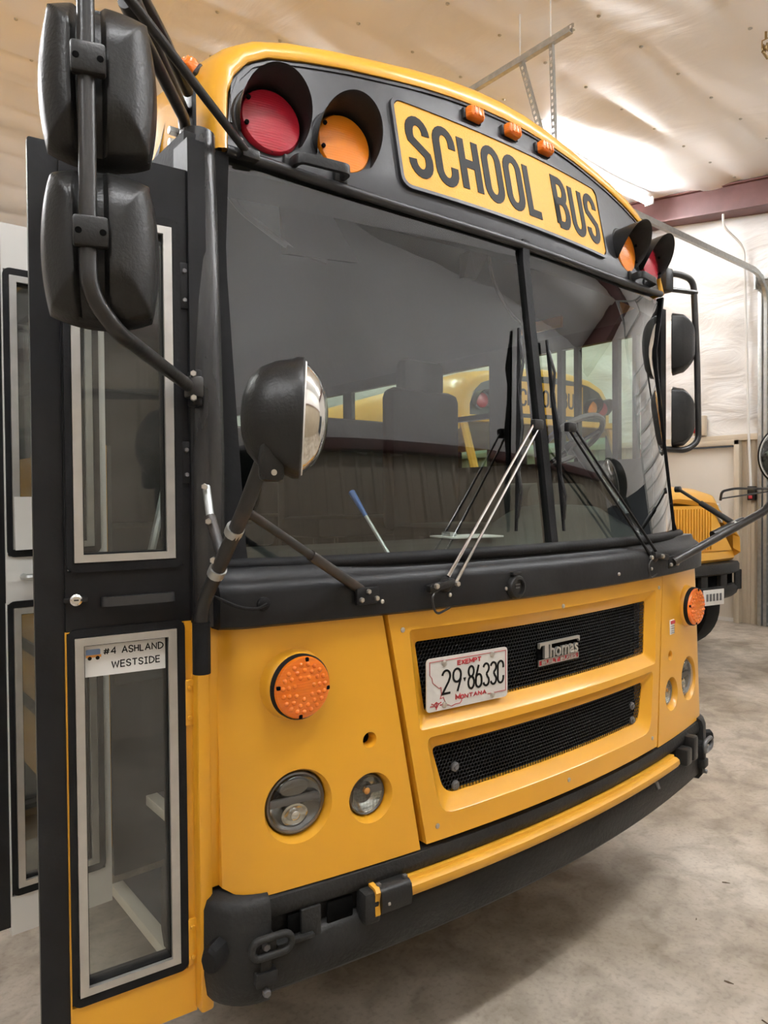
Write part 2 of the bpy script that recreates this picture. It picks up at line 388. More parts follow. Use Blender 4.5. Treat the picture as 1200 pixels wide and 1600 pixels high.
# right-hand wall: white faced insulation above a tan steel wainscot
WT=2.42
def wall_r(u,v):
    y=YB+(YF-YB)*u; z=WT+(zc(y)+.05-WT)*v
    b=.05*math.sin(PI*(((y+.4)/1.5)%1))*math.sin(PI*min(1,v*1.0))**.5
    b+=.014*math.sin(7*y+3*z+2*math.sin(2*z))+.012*math.sin(11*z-4*y)
    return Vector((XW-b-.02,y,z))
WR=structure(MB().grid(wall_r,220,50).build('wall_right','sheetw',ang=80))
def rib_panel(name, p0, p1, z0, z1, nrm, parent, m='siding', pitch=.23, rh=.022):
    """ribbed steel sheet between two floor points, ribs standing out along nrm"""
    p0=Vector((*p0,0)); p1=Vector((*p1,0)); n=Vector((*nrm,0)); d=(p1-p0); L=d.length; d.normalize(); prof=[]; x=0
    while x<L:
        for a,h in ((0,0),(.055,0),(.075,rh),(.115,rh),(.135,0),(.17,0),(.178,.006),(.186,0)):
            if x+a<=L: prof.append((x+a,h))
        x+=pitch
    prof.append((L,0))
    rings=[[p0+d*a+n*h+Vector((0,0,z)) for a,h in prof] for z in (z0,z1)]
    o=MB().loft(rings,closed_u=False).build(name,m,parent,smooth=False)
    return o
DY0,DY1=2.73,3.75    # walk door
for a,b in ((YF,12.2),(12.2,9.4),(9.4,6.6),(6.6,DY1+.08)): rib_panel('siding_panel',(XW-.03,b),(XW-.03,a),0,WT-.03,(-1,0),WR)
rib_panel('siding_panel',(XW-.03,2.42),(XW-.03,DY0-.07),0,WT-.03,(-1,0),WR)
structure(MB().bx(XW-.09,XW,2.42,YF,WT-.045,WT+.035,.004).build('trim_1','cream'))
structure(MB().bx(XW-.30,XW,YB,YF,0,.001).build('trim_2','cream')) if False else None
# rake beam in oxide primer
def rake(u,v): pass
mb=MB()
for (y0,y1) in ((YB,YR),(YR,YF)):
    for dx0,dx1,za,zb in ((-.30,-.28,-.36,-.03),(-.36,-.02,-.045,-.025),(-.36,-.02,-.37,-.345)):
        vs=[]
        for y in (y0,y1):
            for x in (XW+dx0,XW+dx1):
                for z in (za,zb): vs.append((x,y,zc(y)+z))
        mb.add(vs,[(0,1,3,2),(4,6,7,5),(0,4,5,1),(2,3,7,6),(0,2,6,4),(1,5,7,3)])
structure(mb.build('trim_3','maroon',smooth=False))
# walk door
D2=structure(MB().bx(XW-.035,XW,DY0,DY1,.02,2.30,.004).build('door_2','door'))
mb=MB(); 
for a,b,c,d in ((DY0-.07,DY0,0,2.385),(DY1,DY1+.07,0,2.385)): mb.bx(XW-.12,XW,a,b,c,d,.006)
mb.bx(XW-.12,XW,DY0-.07,DY1+.07,2.32,2.385,.006); mb.build('door_frame','cream',D2)
MB().bx(XW-.05,XW-.01,DY0,DY1,0.0,.05).build('threshold','whitep',D2)
# sectional overhead door, nearer the camera along the same wall
OY0,OY1,OH=-1.25,2.24,4.05
D1=structure(MB().bx(XW-.03,XW-.015,OY0,OY1,0,OH).build('door_1','whitefix',smooth=False))
nsec=8; hs=OH/nsec
sec=None
for k in range(nsec):
    if sec is None:
        mb=MB(); mb.bx(XW-.08,XW-.03,OY0,OY1,.004,hs-.006,.003)
        for q in range(3): mb.bx(XW-.09,XW-.078,OY0+.01,OY1-.01,.06+q*hs/3.1,.06+q*hs/3.1+.05,.004)
        sec=mb.build('door_section','whitefix',D1,smooth=False); o=sec
    else:
        o=sec.copy(); COL.objects.link(o); o.parent=D1
    o.location=(0,0,k*hs)
for k in range(nsec*2):
    MB().bx(XW-.10,XW-.09,OY0,OY1+.08,k*hs/2+.02,k*hs/2+.045).build('stiffener','galv',D1,smooth=False)
for yy in (OY1+.10,OY0-.10):
    pth=smoothpath([(XW-.09,yy,0),(XW-.09,yy,4.42),(XW-3.4,yy,4.46)],.42,10)
    mb=MB(); rings=[]
    for i,p in enumerate(pth):
        a=pth[max(0,i-1)]; b=pth[min(len(pth)-1,i+1)]; t=(b-a).normalized(); nn=Vector((t.z,0,-t.x)); w=Vector((0,1,0))
        rings.append([p+nn*q+w*s for q,s in ((-.03,-.02),(.03,-.02),(.03,.02),(.022,.02),(.022,-.012),(-.022,-.012),(-.022,.02),(-.03,.02))])
    mb.loft(rings,cap=True).build('door_track','galv',D1,smooth=False)
    mb=MB(); mb.bx(XW-.10,XW-.02,yy+.05,yy+.10,0,4.4,.003); mb.build('jamb_angle','galv',D1)
mb=MB(); mb.tube([(XW-.16,OY0-.15,4.36),(XW-.16,OY1+.2,4.36)],.016); mb.build('spring_shaft','galv',D1)
mb=MB(); mb.lathe((XW-.16,OY1+.12,4.36),(0,1,0),[(.07,0),(.075,.008),(.05,.016),(.05,.034),(.075,.042),(.07,.05)],n=20); mb.bx(XW-.19,XW-.01,OY1+.19,OY1+.21,4.26,4.46); mb.build('cable_drum','galv',D1)
# other walls
def wall_sheet(name, P, nu, nv): return structure(MB().grid(P,nu,nv).build(name,'sheetw',ang=80))
WB_T=2.82
def wb(u,v):
    x=XL+(XW-XL)*u; z=WB_T+(zc(YB)+.05-WB_T)*v
    return Vector((x,YB+.03+.05*abs(math.sin(PI*(x/1.5)))*math.sin(PI*min(1,v))**.5+.012*math.sin(9*x+4*z),z-(.06*math.sin(x*2.1) if v==0 else 0)))
WB=wall_sheet('wall_back',wb,120,24)
for k in range(8):
    x0=XL+(XW-XL)*k/8; rib_panel('siding_panel',(x0,YB+.03),(x0+(XW-XL)/8,YB+.03),0,WB_T+.05,(0,1),WB,pitch=.30,rh=.04)
structure(MB().bx(XL+.1,XW-.4,YB+.03,YB+.13,WB_T-.03,WB_T+.06,.004).build('trim_5','maroon'))
def wl(u,v):
    y=YB+(YF-YB)*u; z=WT+(zc(y)+.05-WT)*v
    return Vector((XL+.03+.05*abs(math.sin(PI*y/1.5))*math.sin(PI*min(1,v))**.5,y,z))
WL=wall_sheet('wall_left',wl,80,16)
for k in range(6):
    y0=YB+(YF-YB)*k/6; rib_panel('siding_panel',(XL+.03,y0+(YF-YB)/6),(XL+.03,y0),0,WT+.05,(1,0),WL)
def wf(u,v):
    x=XL+(XW-XL)*u; z=WT+(zc(YF)+.05-WT)*v
    return Vector((x,YF-.03-.05*abs(math.sin(PI*(x/1.5)))*math.sin(PI*min(1,v))**.5,z))
WF=wall_sheet('wall_far',wf,80,16)
for k in range(6):
    x0=XL+(XW-XL)*k/6; rib_panel('siding_panel',(x0+(XW-XL)/6,YF-.03),(x0,YF-.03),0,WT+.05,(0,-1),WF)

# fluorescent strip fixtures
def strip_light(x, y, label, L=2.36):
    z=zc(y)-.20
    t=thing('strip_light',label,'ceiling light',(x,y,z),'fluorescent strip lights')
    MB().box((x,y,z+.065),(L,.06,.04),.006).build('housing','whitefix',t)
    for s in (-1,1): MB().bx(x+s*(L/2-.015)-.015,x+s*(L/2-.015)+.015,y-.06,y+.06,z-.02,z+.08,.006).build('end_cap','whitefix',t)
    for s in (-1,1): MB().tube([(x-L/2+.03,y+s*.03,z+.01),(x+L/2-.03,y+s*.03,z+.01)],.016,n=10).build('lamp_tube','tube_e',t)
    MB().tube([(x-L/2,y+.06,z+.07),(x-L/2-.35,y+.06,z+.08)],.012,n=8).build('conduit_run','galv',t)
strip_light(5.75,3.6,'lit fluorescent strip light on ceiling over the far school bus')
strip_light(-3.2,4.4,'added fluorescent strip light, out of view on ceiling left of the near bus')  # out of view; added to brighten the ceiling on the left
strip_light(-4.6,-1.2,'fluorescent strip light on ceiling behind the photographer, far left')
strip_light(-1.3,-1.6,'fluorescent strip light on ceiling in front of the bus door')
strip_light(2.0,-1.6,'fluorescent strip light on ceiling in front of the near bus, middle')
strip_light(4.9,-1.7,'fluorescent strip light on ceiling in front of the overhead door')
strip_light(3.2,6.6,'added fluorescent strip light on ceiling hidden behind the near bus')  # hidden lamp, added to throw light on the ceiling
strip_light(-2.9,7.0,'added unseen fluorescent strip light on ceiling far left behind the open door')  # extra unseen lamp, put in for more ceiling light
strip_light(-3.0,9.4,'added unseen fluorescent strip light near the ridge, left end of the hall')  # unseen, added only for its light
strip_light(4.5,9.4,'added unseen fluorescent strip light near the ridge, right end of the hall')  # never in view, added for light at this end

# hanging slotted-channel frame below the ceiling
t=thing('hanging_strut',"galvanised slotted channel frame hanging from the white ceiling",'bracket',(2.58,1.7,5.15))
def perf_bar(p0,p1,w,side,name,pitch=.05):
    p0=Vector(p0);p1=Vector(p1);d=(p1-p0);L=d.length;d.normalize();sd=Vector(side);sd=(sd-d*sd.dot(d)).normalized();nn=d.cross(sd)
    rot=Matrix((d,sd,nn)).transposed(); mb=MB()
    for s in (-1,1): mb.box((p0+p1)/2+sd*s*w*.40,(L,w*.2,.004),0,rot)
    n=int(L/pitch)
    for k in range(n+1): mb.box(p0+d*(L*k/n),(pitch*.45,w*.7,.004),0,rot)
    for s in (-1,): mb.box((p0+p1)/2+sd*s*w*.5+nn*w*.4,(L,.004,w*.8),0,rot)
    return mb.build(name,'galv',t,smooth=False)
a,b=Vector((2.58,1.70,5.155)),Vector((2.58,3.9,5.155))
mb=MB(); mb.bx(2.56,2.60,1.70,3.9,5.13,5.134); mb.bx(2.558,2.562,1.70,3.9,5.13,5.175); mb.bx(2.598,2.602,1.70,3.9,5.13,5.175); mb.build('channel','galv',t,smooth=False)
perf_bar((2.60,1.70,5.19),(2.60,3.9,5.19),.04,(0,0,1),'slotted_angle')
perf_bar((2.58,1.89,5.15),(2.58,1.86,4.30),.032,(0,1,0),'hanger')
perf_bar((2.58,2.19,5.16),(2.58,1.95,4.36),.038,(0,1,0),'brace')
for yy in (1.89,2.19): MB().tube([(2.58,yy,5.17),(2.58,yy,zc(yy)-.03)],.006,n=6).build('dropper','whitep',t)

# conduit, switch and box on the right-hand wall
xw=XW-.10
tag(MB().tube(smoothpath([(xw-.25,2.76,5.25),(xw-.25,2.76,5.1),(xw,2.61,4.85),(xw,2.55,2.5),(xw,2.52,1.78)],.12,6),.016,n=8).build('conduit','whitep'),'thin white conduit running down the wall beside the overhead door','conduit')
t=thing('wall_switch','black door switch box with red button at end of conduit','switch',(xw,2.5,1.68))
MB().bx(xw-.05,xw+.04,2.46,2.545,1.60,1.78,.008).build('box','plastic',t)
MB().bx(xw-.06,xw-.045,2.48,2.525,1.62,1.66,.003).build('button','redink',t)
t=thing('wall_box','small cream box with red lamp on wall above white door','box',(xw,3.18,2.47))
MB().bx(xw-.02,XW-.05,3.11,3.27,2.47,2.74,.008).build('case','cream',t)
MB().lathe((xw-.02,3.25,2.54),(-1,0,0),[(.03,0),(.028,.02),(.015,.032)],n=14).build('lamp','red',t)
# brass pulley on the ceiling, top right corner
t=thing('ceiling_pulley','small brass pulley fitting on ceiling at top right','pulley',(4.12,.95,5.27))
c=Vector((4.12,.95,5.27)); br=mat('brass',(.35,.25,.12),.35,metal=.8)
MB().lathe(c+Vector((0,-.02,-.02)),(0,1,0),[(.03,0),(.035,.008),(.02,.015),(.02,.025),(.035,.032),(.03,.04)],n=18).build('wheel',br,t)
MB().tube([c+Vector((0,-.03,-.02)),c+Vector((0,-.03,.05)),c+Vector((0,.03,.05)),c+Vector((0,.03,-.02))],.006,n=8).build('yoke',br,t)
MB().tube([c+Vector((0,0,.05)),c+Vector((0,0,.11))],.01,n=8).build('stem',br,t)
MB().tube([c+Vector((-.06,0,-.07)),c+Vector((.03,0,-.09))],.012,n=8).build('handle',br,t)

# scraps of dry grass and leaf on the concrete
k=0
for (x,y) in ((.05,-.62),(.12,-.66),(.22,-.55),(.30,-.70),(.38,-.62),(.02,-.75),(.48,-.45),(.62,-.60),(-.10,-.50),(-.42,-.52),(-.25,-.75),(.75,-.2),(1.1,-.15),(.2,-.8),(.9,-.45),(-.55,-.62),(.55,-.82),(-.15,-.9)):
    a=random.uniform(0,PI); L=random.uniform(.008,.03); mb=MB(); d=Vector((math.cos(a),math.sin(a),0)); s=Vector((-d.y,d.x,0)); w=random.uniform(.0015,.006)
    p=Vector((x,y,.001))
    mb.loft([[p-d*L-s*w*.2,p-d*L+s*w*.2,p-d*L+Vector((0,0,.002))],[p-s*w,p+s*w,p+Vector((0,0,.004))],[p+d*L*.8+s*.003-s*w*.2,p+d*L*.8+s*.003+s*w*.2,p+d*L*.8+Vector((0,0,.003))]],cap=True)
    tag(mb.build('leaf_scrap','grass'),'tiny dark scrap of dry grass lying on the concrete','debris','scraps on the floor')

# ------------------------------------------------------------------ the near school bus
BUS=thing('school_bus','near yellow transit school bus with open door and flat black-framed windshield','bus',(0,0,0))
ZS=[.40,.70,1.34,1.49,2.52,2.55,2.95,3.1]; YS=[-.150,-.148,-.125,-.095,.03,.02,.10,.15]
def interp(x,X,Y):
    if x<=X[0]: return Y[0]
    for i in range(len(X)-1):
        if x<=X[i+1]: return Y[i]+(Y[i+1]-Y[i])*(x-X[i])/(X[i+1]-X[i])
    return Y[-1]
def F(x,z): return interp(z,ZS,YS)+.096*x*x+interp(z,[1.42,1.47,2.3,2.5],[0,.03,.03,0])*x**6
def fm(base=0):                      # map (x,z,h) on to the front face, h standing out towards the viewer
    return lambda x,z,h: Vector((x,F(x,z)-base-h,z))
def fpatch(mb, xs, zlo, zhi, nz, base, th):
    n=len(xs)-1
    def at(u): 
        k=u*n; i=min(int(k),n-1); return xs[i]+(xs[i+1]-xs[i])*(k-i)
    def P(d): 
        def q(u,v):
            x=at(u); z=zlo(x)+(zhi(x)-zlo(x))*v; return Vector((x,F(x,z)-base+d,z))
        return q
    return mb.slab(P(0),P(th),n,nz)
def mirrored(half):                  # half contour from side (x>0) to centre -> full contour left to right
    return [(-x,z) for x,z in half]+[(x,z) for x,z in half[-2::-1]]
IC=[(1.066,2.565),(1.058,2.65),(1.048,2.731),(1.027,2.786),(.983,2.839),(.924,2.872),(.82,2.896),(.68,2.921),(.536,2.941),(.40,2.960),(.271,2.974),(.13,2.984),(0,2.987)]
OC=[(1.108,2.565),(1.104,2.66),(1.092,2.765),(1.068,2.836),(1.022,2.892),(.955,2.932),(.85,2.965),(.70,2.996),(.54,3.022),(.40,3.042),(.27,3.058),(.13,3.068),(0,3.072)]
RC=[(1.195,2.53),(1.19,2.63),(1.165,2.745),(1.125,2.835),(1.065,2.90),(.98,2.945),(.86,2.977),(.70,3.006),(.54,3.030),(.40,3.05),(.27,3.066),(.13,3.076),(0,3.08)]
ic,oc,rc=mirrored(IC),mirrored(OC),mirrored(RC)
def mixc(a,b,t): return [(p[0]*(1-t)+q[0]*t,p[1]*(1-t)+q[1]*t) for p,q in zip(a,b)]
def cring(c,off): return [Vector((x,F(x*.97,min(z,3.0))+off,z)) for x,z in c]
rings=[cring(ic,.03),cring(ic,-.004),cring(mixc(ic,oc,.15),-.012),cring(mixc(ic,oc,.55),-.006),cring(mixc(ic,oc,.85),.018),cring(oc,.05),
       [Vector((x,.36,z)) for x,z in mixc(oc,rc,.55)],[Vector((x,.55,z)) for x,z in rc]]+[[Vector((x,y,z)) for x,z in rc] for y in (3,6,9.6)]
MB().loft(rings,closed_u=False).build('roof','yellow',BUS,ang=60)
# black header panel and its lip
def top_in(x):
    for (a,b),(c,d) in zip(ic,ic[1:]):
        if a<=x<=c: return b+(d-b)*(x-a)/(c-a+1e-9)
    return 2.565
def low_in(x): return 2.522+.045*abs(x/1.07)**3
xs=[-1.064+2.128*i/60 for i in range(61)]; xs[0]=-1.0655; xs[-1]=1.0655
HP=fpatch(MB(),xs,low_in,lambda x:max(top_in(x),low_in(x)+.002),8,0,.05).build('header_panel','header',BUS)
MB().tube([(x,F(x,low_in(x))-.004,low_in(x)) for x in xs],.014,n=10).build('lip',HP.data.materials[0],HP)
mb=MB(); poly=[(x*.986,z-.011*(1-abs(x/1.07)**6)) for x,z in ic[1:-1]]
mb.ribbon(poly,.008,.004,-.01,fm(0)); mb.build('edge_bead','header',HP)
# sign
SG=fpatch(MB(),[-.527+1.054*i/40 for i in range(41)],lambda x:2.597+(0.03-math.sqrt(max(0,.03**2-max(0,abs(x)-.497)**2))),lambda x:2.879-(0.03-math.sqrt(max(0,.03**2-max(0,abs(x)-.497)**2))),10,.008,.012).build('name_sign','sign',BUS,label='yellow reflective SCHOOL BUS sign')
mb=MB(); o_=rrect(-.535,.535,2.589,2.887,.036); i_=rrect(-.524,.524,2.600,2.876,.028)
def dens(p,st=.04):
    out=[]
    for k in range(len(p)):
        a=Vector(p[k]); b=Vector(p[(k+1)%len(p)]); n=max(1,int((b-a).length/st))
        out+=[tuple(a.lerp(b,q/n)) for q in range(n)]
    return out
def dens2(o,i,st=.04):
    O=[];I=[]
    for k in range(len(o)):
        a,b=Vector(o[k]),Vector(o[(k+1)%len(o)]); c,d=Vector(i[k]),Vector(i[(k+1)%len(o)]); n=max(1,int((b-a).length/st))
        for q in range(n): O.append(tuple(a.lerp(b,q/n))); I.append(tuple(c.lerp(d,q/n)))
    return O,I
O,I=dens2(o_,i_); ring_frame(mb,O,I,.006,-.01,fm(.006)); mb.build('sign_frame','header',SG)
xx=-.478; txt='SCHOOL BUS'; gl=[glyph(c) for c in txt]; gap=.30; tot=sum(g[0] for g in gl)+gap*9-.12
kx=(.487-xx)/tot
for c,(w,ps) in zip(txt,gl):
    if ps:
        mb=MB()
        for cl,pl in ps: mb.ribbon([(xx+a*kx,2.636+.0145+b*(.204-.029)) for a,b in pl],.029,.002,-.002,fm(.008),bool(cl))
        mb.build('letter','ink',SG,smooth=False)
    xx+=(w+gap-(.06 if not ps else 0)*2)*kx
# warning lights
for s in (-1,1):
    for (x,y,z,m,rl) in ((.944,.128,2.672,'red',.088),(.720,.104,2.670,'amber',.086)):
        n=Vector((s*.13,-1,.07)).normalized(); c=Vector((s*x,y-.020,z))
        WL_=MB().lathe(c+n*-.05,n,[(.104,-.02),(.104,.030),(.100,.036),(.092,.036),(.090,.02)],n=40,cap1=True).build('warning_light','header',BUS)
        mb=MB(); mb.lathe(c+n*-.02,n,[(rl,0),(rl,.014),(rl*.93,.022),(rl*.6,.028),(rl*.3,.031),(0.001,.031)],n=40)
        mb.build('lens',m,WL_)
        for a in (30,150,200,270,340): MB().lathe(c+n*.003+Vector((math.cos(R(a))*rl*.9,0,math.sin(R(a))*rl*.9)),n,[(.006,-.004),(.006,.0025)],n=8).build('screw','dark',WL_)
        mb=MB(); e1=Vector((0,0,1))-n*n.z; e1.normalize(); e2=n.cross(e1); rings=[]; NN=40
        for k in range(NN+1):
            th=R(-118+236*k/NN); L=.100*max(0.02,math.cos(th*.76))**.9; rad=.0905
            dr=e1*math.cos(th)+e2*math.sin(th)
            rings.append([c+dr*rad-n*.03,c+dr*(rad+.006)+n*(L-.006),c+dr*(rad+.009)+n*L,c+dr*(rad+.004)-n*.03])
        mb.loft(rings,closed_u=True,cap=True).build('visor','plastic',WL_)
    # grab handle under the lights
    mb=MB(); x0,x1=s*.892,s*.742; z=2.570
    pth=smoothpath([(x0,F(x0,z),z-.004),(x0,F(x0,z)-.05,z),(x1,F(x1,z)-.05,z),(x1,F(x1,z),z-.004)],.03,6)
    rings=[]
    for i,p in enumerate(pth):
        a=pth[max(0,i-1)]; b=pth[min(len(pth)-1,i+1)]; t=(b-a).normalized(); nn=Vector((t.y,-t.x,0)).normalized()
        rings.append([p+nn*q*.007+Vector((0,0,w*.013)) for q,w in ((-1,-1),(1,-1),(1.2,0),(1,1),(-1,1),(-1.2,0))])
    mb.loft(rings,cap=True).build('grab_handle','plastic',BUS)
    for x in (x0,x1): MB().box((x,F(x,z)-.004,z),(.045,.014,.04),.005).build('handle_foot','plastic',BUS)
# amber clearance lamps
for (x,y,z,ax) in ((-.185,F(.185,2.925),2.928,(0,-1,.1)),(0,F(0,2.925),2.93,(0,-1,.1)),(.185,F(.185,2.925),2.928,(0,-1,.1)),(-1.085,.30,2.835,(-.8,-.3,.5)),(1.085,.30,2.835,(.8,-.3,.5))):
    a=Vector(ax).normalized(); rot=a.to_track_quat('Z','X' if abs(a.x)<.5 else 'Y').to_matrix()
    side=Vector((1,0,0)) if abs(a.x)<.5 else Vector((0,1,0)); side=(side-a*side.dot(a)).normalized(); up=a.cross(side); rot=Matrix((side,up,a)).transposed()
    c=Vector((x,y,z)); B=MB().box(c+a*.002,(.086,.038,.018),.006,rot).build('clearance_lamp','header',BUS)
    mb=MB(); rings=[]
    for h,k in ((.006,1),(.024,1),(.034,.86),(.038,.6)):
        rings.append([c+a*h+side*px_*k+up*pz_*k for px_,pz_ in rrect(-.036,.036,-.019,.019,.009,3)])
    mb.loft(rings,cap=True); mb.build('lens','amber2',B)
    mb=MB()
    for q in (-.018,0,.018): mb.box(c+a*.037+side*q,(.006,.028,.006),.0015,rot)
    mb.build('lens_ribs','amber2',B)

# windshield: two curved panes, divider, gaskets
GX=1.105
def gpt(x,z,off=0): return Vector((x,F(x,z)+off,z))
for s in (-1,1):
    mb=MB(); mb.grid(lambda u,v:gpt(s*(.016+(GX-.016)*u),1.487+(2.535-1.487)*v,.008),36,24); mb.build('windshield_pane','windsh',BUS,ang=80)
mb=MB(); mb.slab(lambda u,v:gpt(-.017+.034*u,1.48+1.06*v,-.006),lambda u,v:gpt(-.017+.034*u,1.48+1.06*v,.03),2,14); mb.build('windshield_divider','rubber',BUS)
gx=[-1.12+2.24*i/60 for i in range(61)]
MB().tube([(x,F(x,1.487)-.012,1.492) for x in gx],.019,n=12).build('windshield_gasket','rubber',BUS)
mb=MB(); mb.grid(lambda u,v:gpt(-1.1+2.2*u,2.455+.07*v-.012*abs(-1.1+2.2*u)**2*0,.012),40,2); mb.build('dark_band','dark',BUS)  # dark strip along the top edge of the panes
# corner pillars
for s in (-1,1):
    cx,cy=(s*1.158,.075) if s<0 else (1.16,.19)
    P_=MB().tube([(cx,cy,1.35),(cx,cy,1.8),(cx+s*-.005,cy+.03,2.3),(cx-s*.012,cy+.055,2.578)],.044 if s<0 else .03,n=20).build('corner_pillar','pillar',BUS)
    mb=MB(); g0,g1=(1.06,.07) if s<0 else (1.098,.018); mb.slab(lambda u,v:gpt(s*(g0+g1*u),1.46+1.1*v,-.002),lambda u,v:gpt(s*(g0+g1*u),1.46+1.1*v,.03),3,14); mb.build('side_gasket','rubber',P_)
    mb=MB(); mb.bx(min(s*1.16,s*1.205),max(s*1.16,s*1.205),.06 if s<0 else .18,.14 if s<0 else .22,1.36,2.53); mb.build('jamb','black',P_)
    mb=MB(); mb.tube([(cx+s*.035 if s<0 else cx,cy+.005,1.38),(cx+s*.035,cy+.01,1.8),(cx+s*.03,cy+.04,2.3),(cx+s*.022,cy+.06,2.55)],.012,n=8); mb.build('drip_rail','pillar',P_)

# cowl below the windshield
prof=[(.06,1.345),(-.012,1.345),(-.024,1.352),(-.026,1.43),(-.020,1.447),(-.006,1.458),(.012,1.470),(.02,1.49),(.06,1.49)]
cx=[-1.165+2.33*i/70 for i in range(71)]
def cowl_y(x,o): 
    e=max(0,abs(x)-1.10); return F(x,1.42)-.02+o+ (.12-math.sqrt(max(0,.12**2-(min(e,.119))**2)))
rings=[[Vector((x,cowl_y(x,o),z)) for o,z in prof] for x in cx]
CW=MB().loft(rings,closed_u=True,cap=True).build('cowl','dusty',BUS)
for x in (-.745,-.52,.55,.755,-.30,.30): MB().lathe((x,cowl_y(x,-.026),1.385),(0,-1,0),[(.006,-.002),(.006,.003),(.003,.005)],n=10).build('screw','bolt',CW)
K=MB().lathe((-.262,cowl_y(-.262,-.024),1.388),(0,-1,0),[(.036,0),(.036,.012),(.032,.018),(.024,.020),(.024,.012),(.001,.012)],n=28).build('access_cap','plastic',BUS)
MB().box((-.262,cowl_y(-.262,-.03),1.428),(.04,.016,.010),.003).build('cap_hinge','plastic',K)
mb=MB()
for dz,w in ((.006,.022),(-.004,.018)): mb.bx(-.262-w/2,-.262+w/2,cowl_y(-.262,-.0375),cowl_y(-.262,-.035),1.388+dz,1.388+dz+.004)
mb.build('cap_print','greymet',K,smooth=False)
MB().lathe((-1.07,cowl_y(-1.07,-.024),1.405),(-.2,-1,0),[(.018,0),(.016,.005),(.008,.008)],n=16).build('cable_grommet','rubber',CW)
MB().tube(smoothpath([(-1.065,cowl_y(-1.065,-.034),1.405),(-1.09,cowl_y(-1.09,-.036),1.395),(-1.13,cowl_y(-1.13,-.036),1.40),(-1.185,cowl_y(-1.16,-.03),1.43)],.03),.004,n=6).build('cable','rubber',CW)

